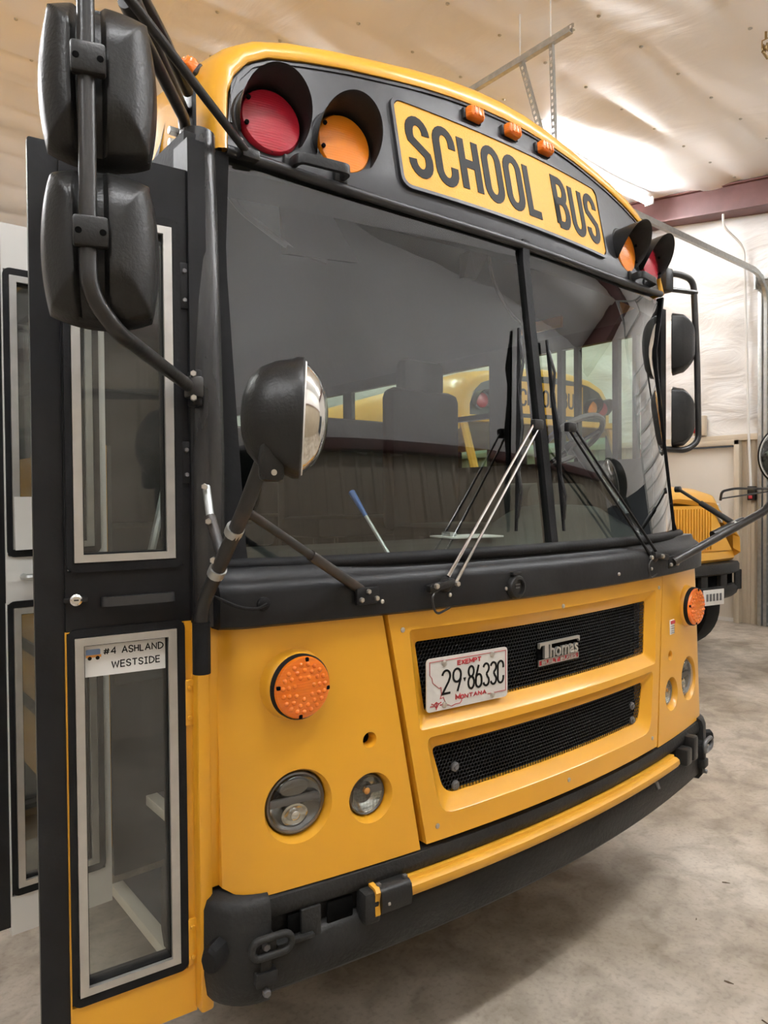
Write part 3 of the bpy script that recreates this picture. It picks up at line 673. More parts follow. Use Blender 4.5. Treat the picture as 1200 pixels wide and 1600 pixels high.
# yellow lower front: two lamp panels and the hood
def panel(s):
    def xr(z): return interp(z,[.68,1.345],[.622,.722])
    def yext(x): r_,st=(.11,1.06) if s<0 else (.10,1.10); e=max(0,abs(x)-st); return r_-math.sqrt(max(0,r_**2-min(e,r_*.99)**2))
    def P(d):
        def q(u,v):
            zb=.683+(.02*(max(0,.12-u)/.12)**2); z=zb+(1.343-zb)*v
            xo=1.152 if s<0 else 1.196; x=xo+(xr(z)-xo)*u
            return Vector((s*x,F(x,z)+yext(x)+d,z))
        return q
    o=MB().slab(P(0),P(.075),30,20).build('lamp_panel','yellow',BUS)
    def c3(x,z): return Vector((s*x,F(x,z),z))
    ax=Vector((s*.17,-1,0)).normalized(); cs=[]
    hl,sm,ho=c3(.979,.886),c3(.774,.862),c3(.773,1.015)
    cs.append(MB().lathe(hl,ax,[(.082,-.055),(.085,-.012),(.093,.0),(.106,.03)],n=48))
    cs.append(MB().lathe(sm,Vector((s*.13,-1,0)),[(.056,-.055),(.060,-.012),(.067,.0),(.08,.03)],n=40))
    cs.append(MB().lathe(ho,Vector((s*.13,-1,0)),[(.014,-.06),(.016,-.015),(.021,0),(.03,.03)],n=24))
    cut(o,cs)
    # headlight
    c=hl-ax*.034
    H=MB().lathe(c,ax,[(.080,-.012),(.080,.012),(.078,.017),(.074,.019),(.071,.012)],n=48,cap1=False).build('headlight','greymet',BUS)
    MB().lathe(c,ax,[(.003,-.010),(.04,-.006),(.06,.002),(.071,.012)],n=40,cap1=False).build('reflector','reflect2',H)
    mb=MB(); up=Vector((0,0,1)); sd=ax.cross(up).normalized(); rot=Matrix((sd,up,-ax)).transposed()
    mb.box(c+ax*.004+up*.004,(.138,.020,.012),.003,rot); mb.build('divider_bar','greymet',H)
    MB().lathe(c+ax*.000-up*.034,ax,[(.038,-.004),(.036,.008),(.030,.010),(.012,.001),(.001,.001)],n=28,sx=.8).build('low_beam_bowl','reflect',H)
    MB().lathe(c-ax*.004-up*.034,ax,[(.012,0),(.012,.018),(.006,.022)],n=14).build('bulb','chrome',H)
    mb=MB(); mb.lathe(c+up*.036,ax,[(.034,-.002),(.030,.006),(.010,-.001),(.001,-.001)],n=24,sx=.7,sy=1.3); mb.build('high_beam_bowl','reflect2',H)
    MB().lathe(c,ax,[(.074,.018),(.071,.024),(.06,.032),(.035,.038),(.001,.040)],n=40,cap0=False).build('lens','lampgl',H)
    # small lamp
    ax2=Vector((s*.13,-1,0)).normalized(); c=sm-ax2*.034; sd=ax2.cross(up).normalized(); rot=Matrix((sd,up,-ax2)).transposed()
    T=MB().lathe(c,ax2,[(.054,-.01),(.054,.012),(.051,.015),(.048,.012)],n=40,cap1=False).build('side_lamp','greymet',BUS)
    MB().lathe(c,ax2,[(.004,-.018),(.03,-.010),(.048,.010)],n=32,cap1=False).build('reflector','reflect',T)
    mb=MB()
    for k in range(-4,5): mb.box(c+ax2*.012+sd*k*.010,(.0016,.078,.003),0,rot)
    for k in range(-4,5): mb.box(c+ax2*.012+up*k*.009,(.078,.0014,.003),0,rot)
    mb.build('lens_flutes','lampgl',T)
    MB().box(c+ax2*.010-sd*.022*s*-1+up*.012,(.05,.022,.008),.003,rot).build('bulb_shield','greymet',T)
    MB().lathe(c+ax2*.004+up*.010,ax2,[(.009,0),(.009,.01),(.004,.014)],n=14).build('bulb','orink',T)
    MB().lathe(c,ax2,[(.050,.013),(.047,.019),(.03,.027),(.001,.030)],n=36,cap0=False).build('lens','lampgl',T)
    MB().lathe(ho+Vector((0,.04,0)),Vector((0,-1,0)),[(.018,-.01),(.018,.012)],n=20).build('hole_shade','dark',BUS)  # black disc painted as the shade inside the small hole
    # amber turn signal on a round raised housing
    a=c3(.977,1.192); ax=Vector((s*.06,-1,0)).normalized(); base=a+Vector((0,.045,0))
    MB().lathe(base,ax,[(.095,-.02),(.092,.030),(.087,.055),(.083,.066),(.079,.070)],n=48).build('signal_housing','yellow',BUS)
    c=base+ax*.069
    A=MB().lathe(c,ax,[(.0815,-.01),(.0815,.010),(.079,.014),(.077,.014)],n=48).build('turn_signal','rubber',BUS)
    MB().lathe(c,ax,[(.0775,0),(.0775,.016),(.0745,.022),(.06,.025),(.001,.026)],n=48).build('lens','amber2',A)
    mb=MB(); e=ax.cross(up).normalized()
    for rr,nn in ((.028,7),(.044,13),(.059,19)):
        for k in range(nn):
            th=2*PI*(k+.3)/nn; mb.lathe(c+ax*.0235+e*rr*math.cos(th)+up*rr*math.sin(th),ax,[(.0068,-.001),(.0062,.0025),(.0035,.0050),(.0008,.0058)],n=8)
    mb.build('lens_beads','amber2',A,kind='stuff')
    for th in (0,90,180,270):
        d=e*math.cos(R(th+8))+up*math.sin(R(th+8)); q=MB(); q.box(c+ax*.019+d*.070,(.011,.011,.012),.003,Matrix((e,up,-ax)).transposed()); q.build('screw_notch','dark',A)
    return o
panel(-1); panel(1)
HT,HB=(1.343,.706),(.692,.612)
def hood():
    def P(d):
        def q(u,v):
            z=.694+(1.343-.694)*v; xm=interp(z,[.694,1.343],[.604,.709]); x=-xm+2*xm*u
            return Vector((x,F(x,z)-.004+d,z))
        return q
    o=MB().slab(P(0),P(.05),48,26).build('hood','yellow',BUS)
    def opening(pts, grow, mapo):
        return pts
    def outl(xt,xb,z1,z0,r,g):
        # rounded trapezoid, grown by g
        pts=[]
        c=[(xt+g,z1+g),(-xt-g,z1+g),(-xb-g,z0-g),(xb+g,z0-g)]
        for k in range(4):
            a,b,d=Vector(c[k-1]),Vector(c[k]),Vector(c[(k+1)%4]); q=r[k]+max(0,g)*.6
            s=b+(a-b).normalized()*q; e=b+(d-b).normalized()*q
            for i in range(7):
                t=i/6; p=s*(1-t)**2+b*2*t*(1-t)+e*t*t; pts.append((p.x,p.y))
        return dens(pts,.05)
    cs=[]
    for (xt,xb,z1,z0,r) in ((.600,.574,1.253,1.052,(.012,.012,.012,.012)),(.553,.512,.946,.802,(.02,.02,.045,.045))):
        rings=[]
        base=outl(xt,xb,z1,z0,r,0)
        # use a fixed point count: grow by scaling offsets from the base outline
        cxm,czm=0,(z1+z0)/2
        def grown(g):
            out=[]
            for x,z in base:
                dx=g*math.copysign(min(1,abs(x)/ (xb*.96))**14,x) ; dz=g*max(-1,min(1,(z-czm)/((z1-z0)/2)))
                out.append((x+dx,z+dz))
            return out
        for off,g in ((-.05,.046),(-.004,.044),(.004,.038),(.026,.007),(.030,.0),(.12,0)):
            rings.append([Vector((x,F(x,z)-.004+off,z)) for x,z in grown(g)])
        cs.append(MB().loft(rings,cap=True))
    cut(o,cs)
    for (x,z) in ((-.662,1.297),(0,1.300),(.670,1.300),(-.565,.735),(0,.730),(.565,.735),(-.35,.73),(.3,.73)):
        if (x,z) in ((-.35,.73),(.3,.73)): continue
        MB().lathe((x,F(x,z)-.003,z),(0,-1,0),[(.0075,-.004),(.0075,.003),(.004,.005)],n=10).build('screw','bolt',o)
    # perforated grilles and the dark space behind them
    def hexsheet(zlo,zhi,xm,name):
        mb=MB(); p=.0125; row=p*.866; nz=int((zhi-zlo)/row)+1; nx=int(2*xm/p)+1
        ro=p/math.sqrt(3)*1.02; ri=ro*.70
        for j in range(nz):
            for i in range(nx):
                x=-xm+i*p+(j%2)*p/2; z=zlo+j*row
                vs=[];fs=[]
                for k in range(6):
                    a=R(30+60*k); y=F(x,z)+.029
                    vs.append((x+ro*math.cos(a),y,z+ro*math.sin(a))); 
                for k in range(6):
                    a=R(30+60*k); y=F(x,z)+.029
                    vs.append((x+ri*math.cos(a),y+.0015,z+ri*math.sin(a)))
                for k in range(6): fs.append((k,(k+1)%6,6+(k+1)%6,6+k))
                mb.add(vs,fs)
        me=bpy.data.meshes.new(name); me.from_pydata(mb.v,[],mb.f)
        return link(name,me,'black',BUS,smooth=False,kind='stuff')
    hexsheet(1.045,1.262,.605,'grille_mesh'); hexsheet(.795,.955,.56,'grille_mesh')
    mb=MB(); mb.slab(lambda u,v:Vector((-.62+1.24*u,F(-.62+1.24*u,1)+.09,.78+.5*v)),lambda u,v:Vector((-.62+1.24*u,F(-.62+1.24*u,1)+.12,.78+.5*v)),20,2); mb.build('radiator','dark',BUS)
    for k in range(9): 
        z=1.06+k*.022; MB().tube([(-.6+1.2*i/12,F(-.6+1.2*i/12,1)+.085,z) for i in range(13)],.004,n=6).build('radiator_fin','dark',BUS)
    for x in (-.468,.468):
        for z in (.872,.818): MB().lathe((x,F(x,z)+.027,z),(0,-1,0),[(.014,-.004),(.014,.002),(.008,.005),(.008,.008)],n=14).build('grille_bolt','greymet',BUS)
    return o
HOOD=hood()
# small warning label on the lamp panel
lb=MB(); lb.slab(lambda u,v:Vector((.775+.045*u,F(.775+.045*u,1.12)-.002,1.098+.058*v)),lambda u,v:Vector((.775+.045*u,F(.775+.045*u,1.12)+.002,1.098+.058*v)),2,1)
LB=lb.build('warning_label','paper',BUS); mb=MB(); mb.bx(.778,.817,F(.797,1.12)-.0045,F(.797,1.12)-.001,1.140,1.153); mb.build('red_heading','redink',LB)
mb=MB()
for k in range(4): mb.bx(.780,.814,F(.797,1.12)-.0045,F(.797,1.12)-.001,1.103+k*.009,1.1045+k*.009)
mb.build('fine_print','greymet',LB)
# licence plate
pc=Vector((-.428,F(-.428,1.13)+.004,1.128)); tx=Vector((1,2*.096*-.428,0)).normalized(); rotz=R(-.35)
e1=(tx*math.cos(rotz)+Vector((0,0,1))*math.sin(rotz)).normalized(); nrm=Vector((tx.y,-tx.x,0)); e3=nrm.cross(e1)*-1
if e3.z<0: e3=-e3
def pm(a,b,h): return pc+e1*a+e3*b+nrm*h
PL=MB().prism(rrect(-.157,.157,-.076,.076,.012),.0015,-.002,pm).build('licence_plate','plate',BUS,label='white number plate with black and red print')
xx=-.100
for c in '29':
    w,ps=glyph(c,.5); mb=MB()
    for cl,pl in ps: mb.ribbon([(xx+a*.058,-.030+b*.066) for a,b in pl],.0062,.003,.001,pm,bool(cl),.01)
    mb.build('digit','ink',PL,smooth=False); xx+=.0405
MB().prism([(-.016-.005,.006),(-.016+.005,.006),(-.016,-.006)],.003,.001,pm).build('separator','ink',PL,smooth=False)
xx=-.002
for c in '8633C':
    w,ps=glyph(c,.42); mb=MB()
    for cl,pl in ps: mb.ribbon([(xx+a*.054,-.030+b*.066) for a,b in pl],.0062,.003,.001,pm,bool(cl),.01)
    mb.build('digit','ink',PL,smooth=False); xx+=.0296
mb=MB(); write(mb,'EXEMPT',-.042,.045,.015,.0034,pm,x1=.048,h0=.003,h1=.001,step=.01); mb.build('plate_heading','redink',PL,smooth=False)
mb=MB(); write(mb,'MONTANA',-.048,-.055,.013,.0026,pm,x1=.068,h0=.003,h1=.001,step=.01); write(mb,'M',-.050,-.055,.017,.003,pm,x1=-.034,h0=.003,h1=.001); mb.build('plate_state','redink',PL,smooth=False)
mb=MB(); mb.ribbon([(.075,-.056),(.149,-.056),(.149,.066),(-.146,.066),(-.146,.030),(-.138,.020),(-.135,.006),(-.122,-.004),(-.112,-.012),(-.105,-.010),(-.103,-.030),(-.108,-.042),(-.096,-.040),(-.092,-.050),(-.084,-.062),(-.074,-.066),(-.066,-.070),(-.050,-.066),(-.034,-.066),(-.028,-.060),(-.028,-.052)],.0014,.003,.001,pm,False,.01)
mb.build('state_outline','redink',PL,smooth=False)
mb=MB(); 
for pl in ([(-.140,-.052),(-.130,-.056),(-.122,-.050),(-.114,-.056),(-.104,-.052)],[(-.122,-.050),(-.122,-.072)],[(-.130,-.056),(-.122,-.068),(-.114,-.056)]): mb.ribbon(pl,.0022,.003,.001,pm,False,.01)
for k in range(3): mb.ribbon([(-.144+k*.005,-.062),(-.142+k*.005,-.058)],.002,.003,.001,pm); mb.ribbon([(-.108+k*.005,-.062),(-.106+k*.005,-.058)],.002,.003,.001,pm)
mb.build('skull_emblem','redink',PL,smooth=False)
for a,b in ((-.093,.058),(.093,.060),(-.093,-.062),(.093,-.062)): MB().lathe(pm(a,b,0),nrm,[(.009,.001),(.009,.004),(.005,.0065)],n=14).build('screw','bolt',PL)
# maker's badge
bc=Vector((0,F(0,1.15)+.026,1.148))
def bm_(a,b,h): return bc+Vector((a,-h,b))
BD=MB().prism([(-.105,.040),(.108,.040),(.108,-.036),(-.105,-.036)],.003,-.004,bm_).build('maker_badge','dark',BUS)
def text_mesh(txt, size, width, ext, off=0.0, shear=0):
    cu=bpy.data.curves.new('t','FONT'); cu.body=txt; cu.size=size; cu.extrude=ext; cu.offset=off; cu.shear=shear; cu.resolution_u=3
    o=bpy.data.objects.new('t',cu); COL.objects.link(o); dg=bpy.context.evaluated_depsgraph_get()
    me=bpy.data.meshes.new_from_object(o.evaluated_get(dg)); bpy.data.objects.remove(o)
    xs_=[v.co.x for v in me.vertices]; x0,x1=min(xs_),max(xs_)
    return [((v.co.x-x0)/(x1-x0)*width, v.co.y, v.co.z) for v in me.vertices],[tuple(p.vertices) for p in me.polygons]
mb=MB(); vs,fs=text_mesh('homas',.062,.152,.004,.0010); mb.add([bm_(-.052+a,-.012+b,.008+h) for a,b,h in vs],fs)
mb.add([bm_(a,b,h) for a,b,h in []],[])
mb.prism([(-.105,.040),(.108,.040),(.108,.020),(.100,.031),(-.060,.031),(-.060,-.012),(-.080,-.012),(-.080,.031),(-.097,.031),(-.105,.022)],.012,.002,bm_)
mb.build('badge_name','alu',BD,smooth=False)
mb=MB(); mb.prism([(-.105,-.016),(.108,-.016),(.108,-.036),(-.105,-.036)],.006,.002,bm_); mb.build('badge_bar','redink',BD,smooth=False)
mb=MB(); vs,fs=text_mesh('BUILT BUSES',.017,.185,.001,.0004); mb.add([bm_(-.09+a,-.032+b,.0075+h) for a,b,h in vs],fs)
mb.ribbon([(-.104,-.017),(.107,-.017),(.107,-.035),(-.104,-.035)],.002,.008,.003,bm_,True); mb.build('badge_subline','alu',BD,smooth=False)

# bumper
def bpath(x0,x1,n):
    """bumper centre line with outward normals; |x|>1.09 turns round the corner"""
    out=[]
    for i in range(n+1):
        q=x0+(x1-x0)*i/n; s=1 if q>=0 else -1; a=abs(q)
        if a<=1.08:
            y=-.135+.088*a*a; d=Vector((1,.176*q,0)).normalized(); out.append((Vector((q,y,0)),Vector((d.y,-d.x,0))))
        else:
            y0=-.135+.088*1.08**2; th0=math.atan(.176*1.08); r=.11; t=min((a-1.08)/.12,1)*(PI/2-th0); ex=max(0,a-1.2)
            ang=th0+t; c=Vector((1.08-r*math.sin(th0),y0+r*math.cos(th0)))
            p=Vector((s*(c.x+r*math.sin(ang)),c.y-r*math.cos(ang)+ex,0)); out.append((p,Vector((s*math.sin(ang),-math.cos(ang),0))))
    return out
def bloft(x0,x1,n,prof,name,m,parent):
    rings=[[p+nn*o+Vector((0,0,z)) for o,z in prof] for p,nn in bpath(x0,x1,n)]
    return MB().loft(rings,cap=True).build(name,m,parent,ang=50)
bp_=[(-.08,.684),(-.01,.684),(.010,.676),(.016,.655),(.012,.632),(.000,.622),(-.014,.618),(-.016,.572),(.006,.566),(.016,.552),(.018,.500),(.012,.452),(-.004,.434),(-.08,.434)]
BP=bloft(-1.10,1.10,80,bp_,'bumper','bumper',BUS)
ep=[(-.08,.692),(.008,.692),(.024,.682),(.032,.660),(.033,.58),(.033,.50),(.026,.448),(.012,.428),(-.08,.424)]
for s in (-1,1):
    BE=bloft(s*1.065,s*1.42,26,ep,'bumper_end','bumper',BUS)
    MB().lathe((s*1.190,-.012,.575),(s*.85,-.5,0),[(.036,-.02),(.034,.026),(.026,.034),(.02,.034)],n=8,sy=.7).build('end_plug','rubber',BE)
    # tow loop
    p,nn=bpath(s*1.070,s*1.070,1)[0]; c=p+nn*.05; td=Vector((-nn.y,nn.x,0))
    loop=[c+td*.048*0+Vector((0,0,.585))+td*a+Vector((0,0,b)) for a,b in rrect(-.050,.050,-.022,.022,.0215,6)]
    MB().tube(loop,.009,n=10,closed=True).build('tow_loop','greymet' if s>0 else 'bumper',BUS)
    T=MB(); rot=Matrix((td,nn,Vector((0,0,1)))).transposed()
    T.box(p+nn*.025-td*.012+Vector((0,0,.53)),(.028,.03,.10),.005,rot); T.box(p+nn*.033-td*.012+Vector((0,0,.505)),(.055,.03,.035),.005,rot); T.box(p+nn*.02+Vector((0,0,.585)),(.03,.05,.03),.005,rot)
    T=T.build('hook_bracket','bumper',BUS)
    for z in (.583,.470): MB().hexnut(p+nn*.036-td*.012+Vector((0,0,z)),nn,.010,.014).build('bolt','greymet',T)
# dark pocket, side plates of the crossing-arm mount
def bbox_on(x,z,w,h,d,o,name,m,parent,bev=.004):
    p,nn=bpath(x,x,1)[0]; td=Vector((-nn.y,nn.x,0)); rot=Matrix((td,nn,Vector((0,0,1)))).transposed()
    return MB().box(p+nn*o+Vector((0,0,z)),(w,d,h),bev,rot).build(name,m,parent)
bbox_on(-1.00,.562,.10,.012,.03,.014,'mount_plate','bumper',BP); bbox_on(-.955,.59,.055,.075,.022,.006,'mount_plate','bumper',BP)
bbox_on(-.99,.595,.05,.05,.010,.003,'pocket','dark',BP)
bbox_on(-.87,.592,.075,.058,.006,.004,'pocket','dark',BP)
bbox_on(-.795,.59,.05,.085,.055,.02,'arm_hinge','bumper',BP,.01)
AM=None
def arm_pts(x0,x1,n,o,z): return [p+nn*o+Vector((0,0,z)) for p,nn in bpath(x0,x1,n)]
A0=arm_pts(-.69,.735,40,.030,.600)
mb=MB(); rings=[]
for p,nn in bpath(-.69,.735,40):
    rings.append([p+nn*(.030+a)+Vector((0,0,.603+b)) for a,b in ((-.026,.024),(-.004,.026),(-.002,.018),(.008,.018),(.018,.010),(.020,-.004),(.012,-.018),(.000,-.022),(-.006,-.030),(-.026,-.030))])
AM=mb.loft(rings,cap=True).build('crossing_arm','yellow2',BUS,ang=40)
bloft(-.775,-.682,8,[(.0,.636),(.045,.636),(.056,.628),(.060,.600),(.054,.572),(.042,.566),(0,.566)],'arm_sleeve','plastic',AM)
bloft(-.79,-.776,3,[(.0,.640),(.045,.640),(.054,.630),(.046,.6),(.052,.572),(.042,.560),(0,.560)],'arm_clip','yellow2',AM)
for x in (-.772,-.69): bbox_on(x,.640,.012,.010,.012,.035,'arm_bolt','greymet',AM,.002)
bbox_on(-.755,.597,.008,.008,.006,.060,'rivet','bolt',AM,.002)
mb=MB()
for x in (.83,): bbox_on(x,.600,.06,.07,.05,.03,'arm_latch','plastic',BUS,.01)
bbox_on(.905,.615,.05,.10,.05,.03,'arm_latch','plastic',BUS,.01)
p,nn=bpath(.56,.56,1)[0]; MB().tube([p+nn*.03+Vector((0,0,.572)),p+nn*.04+Vector((0,0,.548))],.008,n=8).build('latch_pin','greymet',BUS)
# black strip painted as shade in the gap between panels and bumper, yellow corner posts
bloft(-1.17,1.17,60,[(-.10,.78),(-.05,.78),(-.05,.60),(-.10,.60)],'gap_shade','dark',BUS)
for s in (-1,):
    mb=MB(); a=s*1.2; mb.bx(min(a,s*1.135),max(a,s*1.135),.045,.085,.70,1.355,.012); mb.build('corner_post','yellow',BUS)
    mb=MB(); mb.bx(min(s*1.17,s*1.205),max(s*1.17,s*1.205),.040,.088,.405,1.35,.008); mb.build('door_jamb','yellow',BUS)

# bus sides, floor, tail
def win_y(s): 
    return [(1.25+.72*k,1.87+.72*k) for k in range(11)]
for s in (-1,1):
    X0,X1=s*1.2,s*1.165
    def B(y0,y1,z0,z1,name,m='yellow',p=None,bev=0): return MB().bx(min(X0,X1),max(X0,X1),y0,y1,z0,z1,bev).build(name,m,p or BUS,smooth=False)
    ys=.80 if s<0 else .22
    W=B(ys,9.6,.52,1.84,'side_wall')
    MB().bx(min(s*1.16,s*1.15),max(s*1.16,s*1.15),ys,9.55,1.05,1.84).build('inner_liner','inter',W)
    B(ys,9.6,2.43,2.56,'window_header','black',W)
    prev=.80 if s<0 else 1.05
    for (a,b) in win_y(s):
        B(prev,a,1.84,2.43,'window_post','black',W); prev=b
        B(a,b,2.12,2.15,'sash_bar','black',W)
        MB().bx(min(s*1.184,s*1.180),max(s*1.184,s*1.180),a,b,1.84,2.43).build('window_pane','side',W,smooth=False)
    B(prev,9.6,1.84,2.43,'window_post','black',W)
    for z in (.78,1.02,1.55): MB().bx(min(s*1.2,s*1.212),max(s*1.2,s*1.212),max(ys,1.0),9.6,z,z+.05,.004).build('rub_rail','black',W)
    if s>0:
        for a,b in ((.22,.285),(.31,.33),(.41,.44),(.64,.665),(.74,.77)): B(a,b,1.84,2.43,'window_post','black',W)
        for a,b in ((.285,.31),(.33,.41),(.44,.64),(.665,.74),(.77,1.05)): MB().bx(1.180,1.184,a,b,1.84,2.43).build('window_pane','side',W,smooth=False)
    else:
        B(.09,.80,2.455,2.56,'door_header','rubber',W)
MB().bx(-1.19,1.19,9.56,9.6,.52,3.0).build('tail_wall','yellow',BUS,smooth=False)
MB().bx(-1.16,-.62,.80,9.55,1.0,1.05).build('cabin_floor','inter',BUS); MB().bx(-.62,1.16,.12,9.55,1.0,1.05).build('cabin_floor','inter',BUS)
MB().loft([[Vector((x*.975,y,z-.03)) for x,z in rc] for y in (.35,9.5)],closed_u=False).build('ceiling_liner','inter',BUS,ang=60)
# entry steps
for k,(xa,xb,z) in enumerate(((-1.17,-.62,.40),(-1.05,-.62,.66))):
    ST=MB().bx(xa,xb,.12,.80,z-.02,z,.004).build('entry_step','inter',BUS)
    MB().bx(xa-.005,xa+.035,.13,.79,z-.03,z+.004,.003).build('step_nosing','nosing',ST)
    MB().bx(xa+.24,xa+.25,.12,.80,z-.02,z+.28).build('step_riser','inter',ST)
MB().bx(-1.16,-.60,.80,.82,.42,1.05).build('step_wall','inter',BUS); MB().bx(-1.16,-.60,.10,.12,.42,1.4).build('step_wall','inter',BUS)
MB().tube(smoothpath([(-1.1,.78,1.2),(-1.0,.78,1.6),(-.9,.95,1.75),(-.7,.95,1.4)],.1),.014,n=8).build('grab_rail','galv',BUS)
# wheels
for (x,y) in ((-1.03,2.6),(1.03,2.6),(-1.03,7.6),(1.03,7.6)):
    s=1 if x>0 else -1
    Wh=MB().lathe((x-s*.13,y,.49),(s,0,0),[(.30,0),(.42,.0),(.475,.03),(.49,.07),(.49,.19),(.475,.23),(.42,.26),(.30,.26)],n=40).build('wheel','rubber',BUS)
    MB().lathe((x-s*.10,y,.49),(s,0,0),[(.30,0),(.30,.21),(.27,.215),(.24,.15),(.12,.12),(.11,.19),(.05,.20)],n=32).build('rim','greymet',Wh)

# dashboard, steering wheel, seats
mb=MB(); rings=[]
for x in [-1.08+2.16*i/30 for i in range(31)]:
    h=.12*math.exp(-((x-.62)/.42)**4); b=F(x,1.49)+.035
    rings.append([Vector((x,b,1.40)),Vector((x,b,1.462)),Vector((x,b+.10,1.475+h*.2)),Vector((x,b+.28,1.50+h)),Vector((x,b+.42,1.51+h)),Vector((x,b+.47,1.46+h*.8)),Vector((x,b+.47,1.20)),Vector((x,b+.1,1.10))])
DS=mb.loft(rings,cap=True).build('dashboard','dash',BUS,ang=50)
mb=MB(); mb.loft([[Vector((x,y,z)) for x,z in rrect(.42,.84,1.48,1.72,.06,5)] for y in (.36,.52)],cap=True); mb.build('gauge_cluster','dash',BUS)
sc=Vector((.86,.46,1.925)); ax=Vector((0,.62,.78)).normalized(); e1=Vector((1,0,0)); e2=ax.cross(e1)
SWp=[sc+e1*.165*math.cos(2*PI*k/36)+e2*.165*math.sin(2*PI*k/36) for k in range(36)]
SW=MB().tube(SWp,.014,n=8,closed=True).build('steering_wheel','greymet',BUS)
mb=MB()
for a in (90,210,330): mb.tube([sc-ax*.03,sc+e1*.165*math.cos(R(a))+e2*.165*math.sin(R(a))],.010,n=6)
mb.lathe(sc-ax*.05,ax,[(.05,0),(.05,.03),(.03,.04)],n=18); mb.build('spokes','plastic',SW)
MB().tube([sc-ax*.03,sc-ax*.45],.025,n=10).build('steering_column','plastic',SW)
def soft(c,d,bev,name,m,parent): return MB().box(c,d,bev).build(name,m,parent)
DSt=soft((.66,1.02,1.47),(.50,.48,.12),.05,'driver_seat','seat',BUS); soft((.66,1.28,1.86),(.50,.12,.76),.055,'seat_back','seat',DSt); soft((.66,1.29,2.30),(.30,.10,.20),.045,'headrest','seat',DSt); soft((.66,1.05,1.22),(.22,.22,.36),.01,'pedestal','plastic',DSt)
for k in range(7):
    for s in (-1,1):
        y=1.85+.78*k
        if s<0: y-=.35
        b=soft((s*.70,y,1.50),(.94,.42,.12),.04,'bench_seat','seat',BUS); soft((s*.70,y+.20,1.80),(.94,.10,.72),.045,'seat_back','seat',b)
        for q in (-.35,.35): MB().tube([(s*.70+q,y,1.05),(s*.70+q,y,1.45)],.015,n=6).build('leg','greymet',b)
# inside mirror/visor box at the top of the windshield, and its cable
mb=MB(); mb.loft([[Vector((-.88,.18,2.50)),Vector((-.72,.15,2.50)),Vector((-.72,.15,2.49)),Vector((-.88,.18,2.49))],[Vector((-.86,.20,2.36)),Vector((-.66,.14,2.36)),Vector((-.66,.10,2.35)),Vector((-.86,.16,2.35))]],cap=True); mb.build('sun_visor','dark',BUS)
MB().tube(smoothpath([(-1.05,.20,2.52),(-1.0,.19,2.45),(-.85,.17,2.37),(-.74,.15,2.35)],.08),.009,n=8).build('visor_arm','tube',BUS)
MB().tube(smoothpath([(-.10,.10,2.50),(-.08,.10,2.40),(.02,.10,2.30),(.10,.10,2.27)],.06),.006,n=6).build('camera_cable','rubber',BUS)
mb=MB(); mb.loft([[Vector((-.16,.13,2.50)),Vector((-.08,.12,2.50)),Vector((-.08,.18,2.50)),Vector((-.16,.18,2.50))],[Vector((-.20,.12,2.40)),Vector((-.15,.11,2.40)),Vector((-.15,.14,2.40)),Vector((-.20,.14,2.40))]],cap=True); mb.build('camera_pod','plastic',BUS)
# things lying on the dashboard
t=thing('clipboard','white clipboard lying on top of the bus dashboard','clipboard',(-.04,.27,1.508))
MB().box((-.04,.27,1.5175),(.22,.16,.006),.001,Matrix.Rotation(R(-12),3,'Z')).build('board','paper',t); MB().box((-.11,.29,1.5275),(.03,.06,.014),.004,Matrix.Rotation(R(-12),3,'Z')).build('clip','galv',t)
t=thing('window_brush','thin grey stick with blue grip leaning inside the windshield','brush',(-.585,.045,1.475))
MB().tube([(-.585,.05,1.48),(-.59,.165,1.605)],.006,n=8).build('stick','galv',t); MB().tube([(-.59,.165,1.605),(-.592,.235,1.68)],[.007,.011],n=10).build('grip','blue',t)

